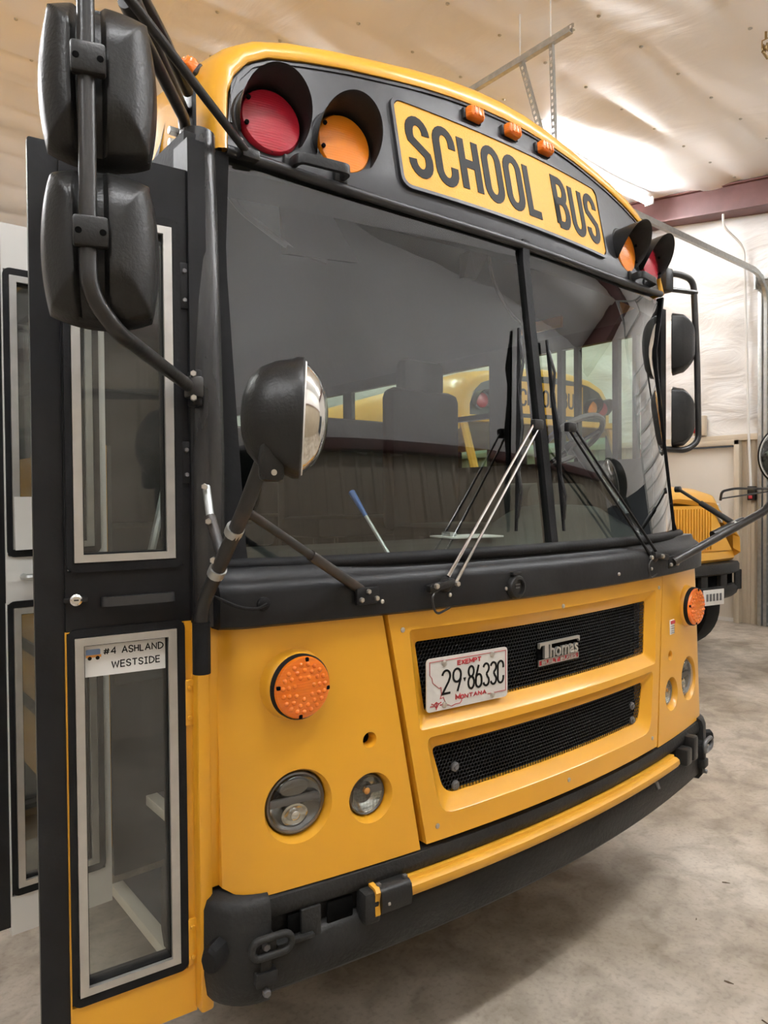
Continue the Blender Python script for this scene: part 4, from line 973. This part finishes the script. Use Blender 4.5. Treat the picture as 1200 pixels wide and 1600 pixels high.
# entrance door: two leaves folded outward
def leaf(H, ex, nn, mu, ml, name, inside=False):
    H=Vector(H); ex=Vector(ex).normalized(); nn=Vector(nn).normalized()
    def lm(u,z,h): return H+ex*u+nn*h+Vector((0,0,z))
    def rect(a,b,c,d): return [(b,d),(a,d),(a,c),(b,c)]
    def frame(o,i,h0,h1): mb=MB(); return ring_frame(mb,o,i,h0,h1,lm)
    U=frame(rect(.0,.285,1.365,2.455),rect(.022,.280,1.50,2.325),.018,-.018).build(name,mu,BUS,smooth=False)
    frame(rect(.0,.287,.40,1.365),rect(.020,.284,.512,1.362),.018,-.018).build('lower_panel',ml,U,smooth=False)
    mb=MB(); mb.prism(rrect(.278,.346,.42,2.452,.006),.008,-.012,lm); mb.build('edge_seal','dusty',U)
    for (a,b,c,d,o) in ((.040,.266,1.520,2.308,0),(.040,.268,.535,1.350,0)):
        G=MB(); ring_frame(G,rrect(a-.020,b+.016,c-.022,d+.020,.02),rrect(a-.002,b+.002,c-.002,d+.002,.004),.024,-.01,lm); G.build('gasket','rubber',U)
        fr=MB(); ring_frame(fr,rect(a,b,c,d),rect(a+.020,b-.019,c+.017,d-.018),.026,-.02,lm); fr.build('window_frame','alu',U,smooth=False)
        fr=MB(); ring_frame(fr,rect(a+.019,b-.018,c+.016,d-.017),rect(a+.023,b-.022,c+.020,d-.021),.016,-.02,lm); fr.build('glazing_bead','rubber',U,smooth=False)
        g=MB(); g.prism(rect(a+.015,b-.015,c+.012,d-.012),.004,-.001,lm); g.build('window_pane','pane2' if inside else 'pane',U,smooth=False)
    if not inside:
        for q in (1.39,1.47): pass
        pth=smoothpath([lm(.205,1.428,.015),lm(.205,1.430,.042),lm(.052,1.430,.042),lm(.052,1.428,.015)],.018,5); rings=[]
        for i,p in enumerate(pth):
            t=(pth[min(len(pth)-1,i+1)]-pth[max(0,i-1)]).normalized(); w=Vector((0,0,1)); q=t.cross(w).normalized()
            rings.append([p+q*a*.006+w*b*.0105 for a,b in ((-1,-1),(1,-1),(1,1),(-1,1))])
        MB().loft(rings,cap=True).build('door_handle','handle',U)
        LK=MB().lathe(lm(.264,1.437,.018),nn,[(.013,0),(.013,.008),(.009,.011),(.009,.009),(.001,.009)],n=20).build('lock','chrome',U)
        mb=MB(); mb.box(lm(.264,1.437,.020),(.05,.008,.012),.003,Matrix((ex,nn,Vector((0,0,1)))).transposed()); mb.box(lm(.264,1.437,.028),(.010,.004,.003),.0005,Matrix((ex,nn,Vector((0,0,1)))).transposed()); mb.build('lock_plate','plastic',U)
        for z0,z1,m in ((1.11,1.222,'yellow'),(.52,.634,'yellow'),(1.70,1.80,'black'),(2.12,2.23,'black')):
            hg=MB(); hg.box(lm(.010,(z0+z1)/2,.021),(.022,.008,z1-z0),.002,Matrix((ex,nn,Vector((0,0,1)))).transposed()); hg.tube([lm(-.004,z0,.018),lm(-.004,z1,.018)],.006,n=8); hg.build('hinge',m,U)
            for z in (z0+.02,z1-.02): MB().hexnut(lm(.011,z,.024),nn,.006,.006).build('hinge_bolt','greymet' if m=='black' else m,U)
    else:
        for z in (1.44,): MB().tube(smoothpath([lm(.06,z,.018),lm(.06,z,.06),lm(.24,z,.06),lm(.24,z,.018)],.02),.010,n=8).build('pull_bar','galv',U)
    return lm
lm1=leaf((-1.2,.09,0),(-.993,.12,0),(-.12,-.993,0),'black','yellow','door_leaf')
lm2=leaf((-1.2,.716,0),(-1,0,0),(0,-1,0),'whitep','whitep','door_leaf',True)
# paper cards on the door glass
t=thing('route_card','white paper card reading #4 ASHLAND WESTSIDE in the door window','sign',tuple(lm1(.15,1.25,0)))
def fl(f): return lambda a,b,h: f(-a,b,h)       # reading direction runs towards the hinge
c1=fl(lm1)
MB().prism([(-.246,1.256),(-.063,1.254),(-.063,1.3315),(-.246,1.3335)],.0055,.0045,c1).build('card','paper',t,smooth=False)
mb=MB(); write(mb,'#4 ASHLAND',-.204,1.302,.0175,.0026,c1,x1=-.068,h0=.0062,h1=.005,step=.01); write(mb,'WESTSIDE',-.186,1.270,.0175,.0026,c1,x1=-.076,h0=.0062,h1=.005,step=.01); mb.build('lettering','ink',t,smooth=False)
MB().prism(rrect(-.242,-.211,1.305,1.319,.003),.0062,.005,c1).build('print_bus_body','blueink',t,smooth=False)
MB().prism([(-.242,1.306),(-.242,1.300),(-.209,1.300),(-.209,1.306)],.0064,.005,c1).build('print_bus_base','orink',t,smooth=False)
mb=MB()
for a in (-.234,-.217): mb.prism(arc(a,1.2985,.0045,.0045,0,360,12)[:-1],.0066,.005,c1)
mb.build('print_wheels','ink',t,smooth=False)
t=tag(MB().prism([(.262,1.518),(.19,1.52),(.19,1.672),(.264,1.672)],.031,.029,lm2).build('blank_paper','paper',smooth=False),'blank white paper sheet taped on the rear door leaf','paper')

# ------------------------------------------------------------------ outside mirrors
def mirror_head(c, back, name, parent, W=.100, H=.138, D=.078, clamp=True, choff=0, chan=True):
    c=Vector(c); b=Vector(back).normalized(); up=Vector((0,0,1)); sd=up.cross(b).normalized(); up=b.cross(sd)
    n1=64
    def sup(th,p): ct,st=math.cos(th),math.sin(th); return (math.copysign(abs(ct)**(2/p),ct),math.copysign(abs(st)**(2/p),st))
    def rim(k,h): return [c+sd*W*k*sup(2*PI*j/n1,4)[0]+up*H*k*sup(2*PI*j/n1,4)[1]+b*h for j in range(n1)]
    NG=48
    def pt(u,v):
        a=-1+2*u; e=-1+2*v; kq=.26
        x=a*math.sqrt(1-e*e*kq); z=e*math.sqrt(1-a*a*kq)
        m=max(abs(a),abs(e)); g=1-(max(0,m-.25)/.75)**2.1
        d=.026+D*.80*max(0,g)**.9
        if chan:
            q=abs(a-chx)
            if q<.30: d=min(d, .026+D*.80*max(0,g)**.9-.018*min(1,(.30-q)/.09)*min(1,max(0,g)*3))
        if m>.999: d=.0
        elif m>.94: d=.018
        return c+sd*W*x+up*H*z+b*d
    chx=choff/W
    o=MB().slab(pt,lambda u,v:(lambda a,e:c+sd*W*.99*a*math.sqrt(1-e*e*.26)+up*H*.99*e*math.sqrt(1-a*a*.26)-b*.005)(-1+2*u,-1+2*v),NG,NG).build(name,'plastic',parent,ang=50)
    MB().loft([rim(.93,-.0075),rim(.93,-.006)],cap=True).build('mirror_glass','mirror',o)
    if clamp:
        rot=Matrix((sd,b,up)).transposed(); q=c+sd*choff+b*(.022+D*.80+.018)
        MB().box(q,(.056,.022,.052),.006,rot).build('clamp','plastic',o)
        for s in (-1,1): MB().lathe(q+sd*s*.019+b*.0105-up*.002,b,[(.0055,-.001),(.0055,.0012)],n=12).build('clamp_screw','dark',o)
    return o
MR=MB().tube(smoothpath([(-1.17,.13,2.68),(-1.30,-.02,2.70),(-1.552,-.318,2.68),(-1.553,-.32,2.30),(-1.555,-.322,2.01),(-1.50,-.30,1.955),(-1.215,.03,1.925)],.06,8),.0145,n=14).build('mirror_arm','tube',BUS)
bk=Vector((-.30,-.95,0)).normalized()
for z in (2.394,2.108):
    hc=Vector((-1.549,-.318,z))-bk*(.022+.078*.80+.002)+Vector((.95,-.30,0))*.017
    mirror_head(hc,bk,'mirror_head',BUS,choff=-.017,H=.141)
# upper stays of the mirror and their bracket on the roof corner
MB().tube([(-1.49,-.245,2.62),(-1.022,F(1.022,2.57)-.025,2.562)],.011,n=10).build('mirror_stay','tube',MR)
MB().tube([(-1.45,-.20,2.67),(-1.165,.16,2.645)],.012,n=10).build('mirror_stay','tube',MR)
MB().tube([(-1.44,-.19,2.615),(-1.19,.11,2.60),(-1.165,.15,2.585)],.014,n=12).build('mirror_stay','tube',MR)
MB().box((-1.155,.17,2.635),(.012,.09,.15),.003).build('roof_bracket','black',MR)
for z in (2.585,2.615): MB().hexnut((-1.163,.215,z),(-1,0,0),.012,.022).build('bracket_bolt','bolt',MR)
MB().box((-1.018,F(1.018,2.56)-.022,2.556),(.05,.035,.026),.004).build('header_bracket','plastic',MR)
MB().hexnut((-1.045,F(1.02,2.56)-.022,2.582),(0,-1,.3),.008,.012).build('bracket_bolt','bolt',MR)
PBk=MB().box((-1.205,.035,1.925),(.018,.05,.085),.005).build('pillar_bracket','black',MR)
MB().box((-1.215,.018,1.925),(.035,.04,.05),.006).build('arm_clamp','tube',MR)
for z in (1.953,1.897): MB().hexnut((-1.222,.005,z),(-.4,-1,0),.008,.014).build('bracket_bolt','bolt',MR)
# driver's side mirrors, close against the window
MR2=MB().tube(smoothpath([(1.17,.22,2.70),(1.25,.15,2.70),(1.345,.12,2.68),(1.36,.11,2.3),(1.365,.105,1.92),(1.30,.13,1.875),(1.185,.18,1.88)],.05,8),.0145,n=14).build('mirror_arm','tube',BUS)
MB().tube(smoothpath([(1.17,.20,2.63),(1.33,.12,2.62),(1.355,.11,2.62)],.02),.012,n=8).build('mirror_stay','tube',MR2)
MB().box((1.20,.19,2.665),(.07,.07,.11),.012).build('roof_bracket','plastic',MR2)
for z in (2.375,2.030): mirror_head((1.262,.175,z),(.45,-.89,0),'mirror_head',BUS,W=.085,H=.145,D=.085,clamp=False,chan=False)
mirror_head((1.24,.30,1.80),(.45,-.89,0),'mirror_head',BUS,W=.06,H=.06,D=.06,clamp=False,chan=False)

# convex crossing mirrors on bent arms, one at each front corner
for s in (-1,1):
    def q(x,y,z): return Vector((s*x,y,z))
    if s<0:
        XA=MB().tube(smoothpath([q(1.213,-.002,1.255),q(1.213,-.002,1.405),q(1.222,-.235,1.635),q(1.212,-.30,1.74)],.05,6),.0165,n=14).build('cross_mirror_arm','rust',BUS)
        MB().tube([q(1.213,-.002,1.25),q(1.213,-.002,1.372)],.021,n=14).build('arm_socket','rubber',XA)
        MB().tube([q(1.205,-.215,1.634),q(.99,-.145,1.52)],.0105,n=10).build('brace','rust',XA); MB().tube([q(1.0,-.148,1.525),q(.80,-.085,1.418)],.0135,n=10).build('brace','rust',XA)
        MB().box(q(.795,F(.795,1.41)-.052,1.405),(.075,.012,.045),.005).build('brace_foot','black',XA)
        for dx,dz in ((-.025,-.008),(.025,-.008),(.002,.012)): MB().hexnut(q(.795+dx,F(.795,1.41)-.057,1.405+dz),(0,-1,0),.007,.009).build('brace_bolt','bolt',XA)
        MB().tube([q(1.19,.01,1.69),q(1.205,-.04,1.62)],.0095,n=10).build('stay','galv',XA); MB().tube([q(1.205,-.04,1.62),q(1.21,-.105,1.535)],.0125,n=10).build('stay','rust',XA)
        MB().tube([q(1.22,-.18,1.586),q(1.221,-.196,1.60)],.020,n=14).build('clamp_ring','galv',XA); MB().tube([q(1.217,-.088,1.49),q(1.217,-.104,1.506)],.020,n=14).build('clamp_ring','galv',XA)
        MB().tube([q(1.22,-.19,1.612),q(1.19,-.20,1.628)],.008,n=8).build('clamp_tab','galv',XA)
        for pt in (q(1.19,.005,1.69),q(1.207,-.05,1.61),q(1.216,-.09,1.525)): MB().hexnut(pt+q(.012,-.012,0)-q(0,0,0),(s*.6,-1,0),.008,.012).build('clamp_bolt','bolt',XA)
    else:
        XA=MB().tube(smoothpath([q(.74,F(.74,1.41)-.05,1.398),q(1.25,-.265,1.605),q(1.24,-.31,1.74)],.06,6),.0165,n=14).build('cross_mirror_arm','tube',BUS)
        MB().tube([q(.98,-.152,1.495),q(1.12,-.212,1.552)],.0195,n=14).build('arm_sleeve','tube',XA)
        MB().box(q(.745,F(.745,1.41)-.045,1.397),(.075,.012,.05),.005).build('brace_foot','black',XA)
        for dx,dz in ((-.025,-.008),(.025,-.008),(.002,.012)): MB().hexnut(q(.745+dx,F(.745,1.41)-.05,1.397+dz),(0,-1,0),.007,.009).build('brace_bolt','bolt',XA)
        MB().tube([q(1.12,.07,1.688),q(1.10,-.04,1.628)],.0075,n=10).build('stay','tube',XA); MB().tube([q(1.10,-.04,1.628),q(1.075,-.185,1.548)],.0125,n=10).build('stay','tube',XA)
        MB().lathe(q(1.122,.078,1.690),(0,-1,0),[(.014,-.01),(.014,.012),(.008,.016)],n=12).build('stay_knob','tube',XA)
        MB().tube([q(1.066,-.185,1.525),q(1.086,-.195,1.535)],.024,n=14).build('clamp_ring','galv',XA)
    # head: oval shell with domed mirror
    c=q(1.176,-.345,1.822); ax=Vector((s*-.80,-.50,-.05)).normalized(); 
    HD=MB().lathe(c,ax,[(.004,-.098),(.035,-.094),(.062,-.082),(.083,-.060),(.094,-.030),(.099,.0),(.103,.010),(.103,.022),(.098,.026)],n=48,sx=1.18,sy=.93).build('cross_mirror_head','plastic',BUS)
    MB().lathe(c,ax,[(.097,.020),(.092,.034),(.076,.054),(.05,.069),(.02,.075),(.001,.0755)],n=48,sx=1.16,sy=.92,cap0=False).build('mirror_dome','mirror',HD)
    MB().lathe(c,ax,[(.099,.024),(.097,.029),(.094,.029)],n=48,sx=1.17,sy=.93,cap0=False,cap1=False).build('dome_seal','paper',HD)
    mb=MB(); mb.box(c-ax*.066+Vector((0,-.055,-.075)),(.05,.03,.115),.012); mb.build('socket','plastic',HD)
    for dz in (-.035,-.115): MB().lathe(c-ax*.070+Vector((0,-.072,dz)),(-s*-.1,-1,0),[(.006,-.004),(.006,.002)],n=12).build('socket_screw','bolt',HD)
# wipers
def wiper(pv, el, bt, bb, armm, name, sgn):
    pv,el,bt,bb=map(Vector,(pv,el,bt,bb)); d=(el-pv).normalized(); sd=Vector((d.z,0,-d.x)).normalized()
    Wp=MB(); 
    for s in (-1,1):
        a=pv+sd*s*.018+d*.02; b=el+sd*s*.012; Wp.tube([a,a.lerp(b,.22),b],[.006,.0045,.004],n=8)
    o=Wp.build(name,armm,BUS)
    MB().lathe(pv+Vector((0,.03,0)),(0,-1,.2),[(.022,0),(.022,.022),(.014,.034),(.008,.038)],n=18).build('pivot','plastic',o)
    MB().box(pv+Vector((sgn*-.03,.0,.004)),(.10,.024,.022),.006,Matrix.Rotation(R(-8*sgn),3,'Y')).build('pivot_link','plastic',o)
    for k in (-.06,.02): MB().hexnut(pv+Vector((k,-.012,.006)),(0,-1,0),.008,.010).build('pivot_nut','bolt',o)
    MB().tube(smoothpath([pv+Vector((-.03,-.005,0)),pv+Vector((-.075,-.01,-.02)),pv+Vector((-.06,-.01,-.075)),pv+Vector((0,-.005,-.06))],.04),.0035,n=6).build('washer_hose','tube',o)
    MB().box(el,(.045,.022,.032),.005).build('blade_mount','plastic',o)
    bl=MB(); u=(bb-bt).normalized(); w=Vector((1,0,0)); rings=[]
    L=(bb-bt).length
    for k in range(17):
        t=k/16; p=bt.lerp(bb,t); h=.006+.012*(1-abs(2*t-1)**1.5); p=Vector((p.x,F(p.x,p.z)-.006,p.z))
        rings.append([p+w*-.004,p+w*.004,p+w*.004+Vector((0,-h,0)),p+w*-.004+Vector((0,-h,0))])
    bl.loft(rings,cap=True).build('blade','rubber',o)
    fr=MB()
    for a,b in ((.06,.30),(.30,.70),(.70,.94)):
        p0=bt.lerp(bb,a); p1=bt.lerp(bb,b); pm_=(p0+p1)/2
        fr.tube([(p.x,F(p.x,p.z)-dy,p.z) for p,dy in ((p0,.014),(pm_,.030),(p1,.014))],.005,n=6)
    fr.build('blade_frame','plastic',o)
wiper((-.536,-.140,1.412),(-.108,-.112,1.892),(-.080,0,2.222),(-.190,0,1.553),'chrome','wiper',1)
wiper((.580,-.128,1.425),(.064,-.115,1.893),(.064,0,2.201),(.050,0,1.545),'black','wiper',-1)

# ------------------------------------------------------------------ the far school bus
NX=4.04
FB=thing('school_bus','far yellow conventional school bus with hood parked beyond the near bus','bus',(NX,2.0,0))
def nh(h): return [(NX-x,z) for x,z in h]+[(NX+x,z) for x,z in h[-2::-1]]
N0=nh([(1.02,2.50),(1.02,2.66),(.98,2.80),(.88,2.90),(.70,2.96),(.40,3.0),(0,3.02)])
N1=nh([(1.14,2.46),(1.14,2.66),(1.09,2.86),(.98,2.98),(.78,3.05),(.42,3.10),(0,3.12)])
N2=nh([(1.19,2.40),(1.19,2.66),(1.13,2.90),(1.00,3.03),(.80,3.10),(.42,3.15),(0,3.17)])
def ny(x,b): return b+.10*((x-NX)/1.1)**2
MB().loft([[Vector((x,ny(x,3.02),z)) for x,z in N0],[Vector((x,ny(x,3.03),z)) for x,z in mixc(N0,N1,.6)],[Vector((x,ny(x,3.10),z)) for x,z in N1],[Vector((x,3.6,z)) for x,z in N2],[Vector((x,8.6,z)) for x,z in N2]],closed_u=False).build('roof','fyellow',FB,ang=60)
def nt_(x):
    for (a,b),(c,d) in zip(N0,N0[1:]):
        if a<=x<=c: return b+(d-b)*(x-a)/(c-a+1e-9)
    return 2.5
mb=MB(); mb.grid(lambda u,v:(lambda x:Vector((x,ny(x,3.02),2.50+(nt_(x)-2.50)*v)))(NX-1.019+2.038*u),30,4); mb.build('header_panel','header',FB)
mb=MB(); mb.slab(lambda u,v:(lambda x:Vector((x,ny(x,3.00),2.58+.36*v)))(NX-.56+1.12*u),lambda u,v:(lambda x:Vector((x,ny(x,3.02),2.58+.36*v)))(NX-.56+1.12*u),12,2); SG2=mb.build('name_sign','sign',FB,label='yellow SCHOOL BUS sign')
mb=MB(); write(mb,'SCHOOL BUS',NX-.50,2.66,.20,.026,lambda x,z,h:Vector((x,ny(x,3.0)-h,z)),x1=NX+.50,h0=.003,h1=0,step=.05); mb.build('lettering','ink',SG2,smooth=False)
mb=MB(); mb.bx(NX-1.14,NX+1.14,2.99,3.10,2.46,2.53,.01); mb.build('header_sill','fyellow',FB)
for s in (-1,1):
    for x,m in ((.70,'amber'),(.90,'red')):
        c=Vector((NX+s*x,ny(NX+x,3.0),2.70)); W=MB().lathe(c,(0,-1,0),[(.10,-.02),(.10,.02),(.09,.02)],n=24).build('warning_light','header',FB); MB().lathe(c,(0,-1,0),[(.08,.0),(.08,.025),(.04,.035),(.001,.036)],n=24).build('lens',m,W)
        mb=MB(); rings=[]
        for k in range(21):
            th=R(-130+260*k/20); L=.14*max(.05,math.cos(th*.6)); d=Vector((math.sin(th),0,math.cos(th))); rings.append([c+d*.10,c+d*.104+Vector((0,-L,0)),c+d*.110+Vector((0,-L,0)),c+d*.108])
        mb.loft(rings,cap=True).build('visor','plastic',W)
mb=MB(); mb.grid(lambda u,v:(lambda x:Vector((x,ny(x,2.72+.30*v),1.72+.76*v)))(NX-1.05+2.1*u),16,4); mb.build('windshield_pane','side',FB)
MB().bx(NX-.02,NX+.02,2.72,3.0,1.70,1.76).build('windshield_divider','rubber',FB)
for s in (-1,1):
    mb=MB(); mb.tube([(NX+s*1.09,2.84,1.70),(NX+s*1.09,3.14,2.50)],.045,n=8); mb.build('corner_pillar','fyellow',FB)
    sx0,sx1=NX+s*1.19,NX+s*1.16
    MB().bx(min(sx0,sx1),max(sx0,sx1),3.1,8.6,.55,1.80).build('side_wall','fyellow',FB,smooth=False)
    MB().bx(min(sx0,sx1),max(sx0,sx1),3.1,8.6,2.38,2.45).build('window_header','fyellow',FB,smooth=False)
    for k in range(7): MB().bx(min(sx0,sx1),max(sx0,sx1),3.15+k*.8,3.25+k*.8,1.8,2.4).build('window_post','black',FB,smooth=False)
    for k in range(6): MB().bx(NX+s*1.175-.002,NX+s*1.175+.002,3.25+k*.8,3.95+k*.8,1.8,2.4).build('window_pane','side',FB,smooth=False)
    for y in (2.0,6.9):
        W=MB().lathe((NX+s*.75,y,.48),(s,0,0),[(.28,0),(.42,0),(.47,.03),(.48,.07),(.48,.19),(.47,.23),(.42,.26),(.28,.26)],n=36).build('wheel','rubber',FB)
        MB().lathe((NX+s*.78,y,.48),(s,0,0),[(.28,0),(.28,.19),(.22,.14),(.1,.12),(.1,.18)],n=24).build('rim','fyellow',W)
MB().bx(NX-1.17,NX+1.17,8.56,8.6,.55,3.0).build('tail_wall','fyellow',FB,smooth=False)
MB().bx(NX-1.15,NX+1.15,2.8,8.6,.95,1.0).build('cabin_floor','inter',FB,smooth=False)
MB().bx(NX-1.1,NX+1.1,2.70,2.9,1.0,1.72,.03).build('cowl','fyellow',FB)
# hood: tapering nose with an upright slatted grille
def hsec(y,wt,wb,zt,zb,r): 
    return [Vector((NX+x,y,z)) for x,z in [(wb,zb),(wb*.99,zb+.15),((wb+wt)/2,(zb+zt)/2+.05)]+arc(wt-r,zt-r,r,r,20,90,5)+[(0,zt+.04)]+[(-a,b) for a,b in reversed(arc(wt-r,zt-r,r,r,20,90,5))]+[(-(wb+wt)/2,(zb+zt)/2+.05),(-wb*.99,zb+.15),(-wb,zb)]]
mb=MB(); mb.loft([hsec(3.15,.98,1.05,1.80,.98,.16),hsec(2.5,.86,1.02,1.76,.98,.16),hsec(1.85,.72,.96,1.70,1.0,.16),hsec(1.62,.63,.92,1.64,1.02,.12),hsec(1.55,.58,.90,1.56,1.06,.10),hsec(1.60,.54,.86,1.52,1.10,.10)],closed_u=False)
HD2=mb.build('hood','fyellow',FB,ang=50)
mb=MB(); mb.prism([(NX-.84,1.08),(NX+.84,1.08),(NX+.52,1.53),(NX-.52,1.53)],1.60,1.66,lambda a,b,d:Vector((a,d,b))); mb.build('grille_panel','fyellow',HD2,smooth=False)
for k in range(26):
    x=-.50+k*.04; MB().bx(NX+x-.009,NX+x+.009,1.575,1.605,1.10,1.50-.35*max(0,abs(x)-.42),.003).build('grille_slat','fyellow',HD2)
mb=MB(); mb.loft([[Vector((NX-.92+1.84*i/16,1.56+.10*((i-8)/8)**2+a,z)) for i in range(17)] for a,z in ((.04,1.08),(-.02,1.07),(-.03,1.0),(.0,.97),(.06,.97))],closed_u=False); mb.build('nose_band','fyellow',HD2)
for s in (-1,1):
    MB().prism([(NX+s*.50,1.50),(NX+s*.62,1.55),(NX+s*.66,1.36)],1.565,1.60,lambda a,b,d:Vector((a,d,b))).build('headlight','lampgl',HD2,smooth=False); MB().prism([(NX+s*.50,1.50),(NX+s*.62,1.55),(NX+s*.66,1.36)],1.575,1.62,lambda a,b,d:Vector((a,d,b))).build('headlight_back','whitep',HD2,smooth=False)
    MB().tube([(NX+s*.90,1.72,1.15),(NX+s*1.0,1.74,1.14)],.02,n=8).build('side_marker','greymet',HD2)
def nb(prof,name,m,p=FB):
    rings=[]
    for i in range(25):
        t=-1+i/12; x=.96*t; y=1.46+.14*abs(t)**3; rings.append([Vector((NX+x,y+o,z)) for o,z in prof])
    return MB().loft(rings,cap=True).build(name,m,p,ang=50)
B2=nb([(.2,.965),(.02,.965),(0,.94),(0,.87),(.03,.85),(.2,.85)],'bumper','bumper')
nb([(.2,.86),(.08,.86),(.08,.72),(.2,.72)],'bumper_cavity','dark',B2); nb([(.2,.74),(.03,.74),(.01,.70),(.03,.64),(.08,.60),(.2,.60)],'bumper_lower','bumper',B2)
for x in (-.93,-.55,-.15,.30,.62,.93): MB().bx(NX+x-.05,NX+x+.05,1.50+.12*abs(x)**3,1.60,.68,.88,.01).build('bumper_post','bumper',B2)
P2=MB().box((NX+.36,1.455,.655),(.30,.006,.15),.002).build('licence_plate','plate',FB); mb=MB()
for k in range(5): mb.bx(NX+.25+k*.048,NX+.28+k*.048,1.450,1.453,.62,.69)
mb.build('plate_print','greymet',P2)
MB().tube(smoothpath([(NX+.69,1.62,1.58),(NX+.68,1.60,1.67),(NX+.85,1.58,1.70),(NX+1.9,1.55,1.69)],.07),.013,n=8).build('mirror_arm','tube',FB); MB().tube([(NX+.70,1.61,1.60),(NX+1.5,1.56,1.68)],.008,n=6).build('mirror_stay','tube',FB)
MB().box((NX+1.45,1.56,1.69),(.05,.04,.05),.01).build('arm_clamp','whitep',FB)

for o in FB.children:                       # longer nose, then turn the whole bus a little towards the camera
    if o.name.split('.')[0] in ('hood','bumper','licence_plate','mirror_arm','mirror_stay','arm_clamp'): o.location.y -= .30
FB.location=(4.73,2.70,0); FB.rotation_euler=(0,0,R(-10)); FB.scale=(1.04,1.04,1.02)

structure(MB().bx(XW-.22,XW-.03,3.86,4.06,0,5.3,.004).build('trim_4','maroon'))
t=thing('arrow_sign','tall narrow red and white arrow sign on the far wall column','sign',(XW-.23,3.96,2.2))
MB().bx(XW-.236,XW-.226,3.885,4.035,2.22,2.86,.003).build('board','redink',t); mb=MB(); mb.bx(XW-.240,XW-.235,3.93,3.99,2.42,2.82); mb.prism([(3.91,2.40),(4.01,2.40),(3.96,2.27)],XW-.240,XW-.235,lambda a,b,d:Vector((d,a,b))); mb.build('white_arrow','paper',t,smooth=False)
MB().bx(1.13,1.15,.72,.98,2.545,2.60,.002).build('window_decal','orink',BUS)
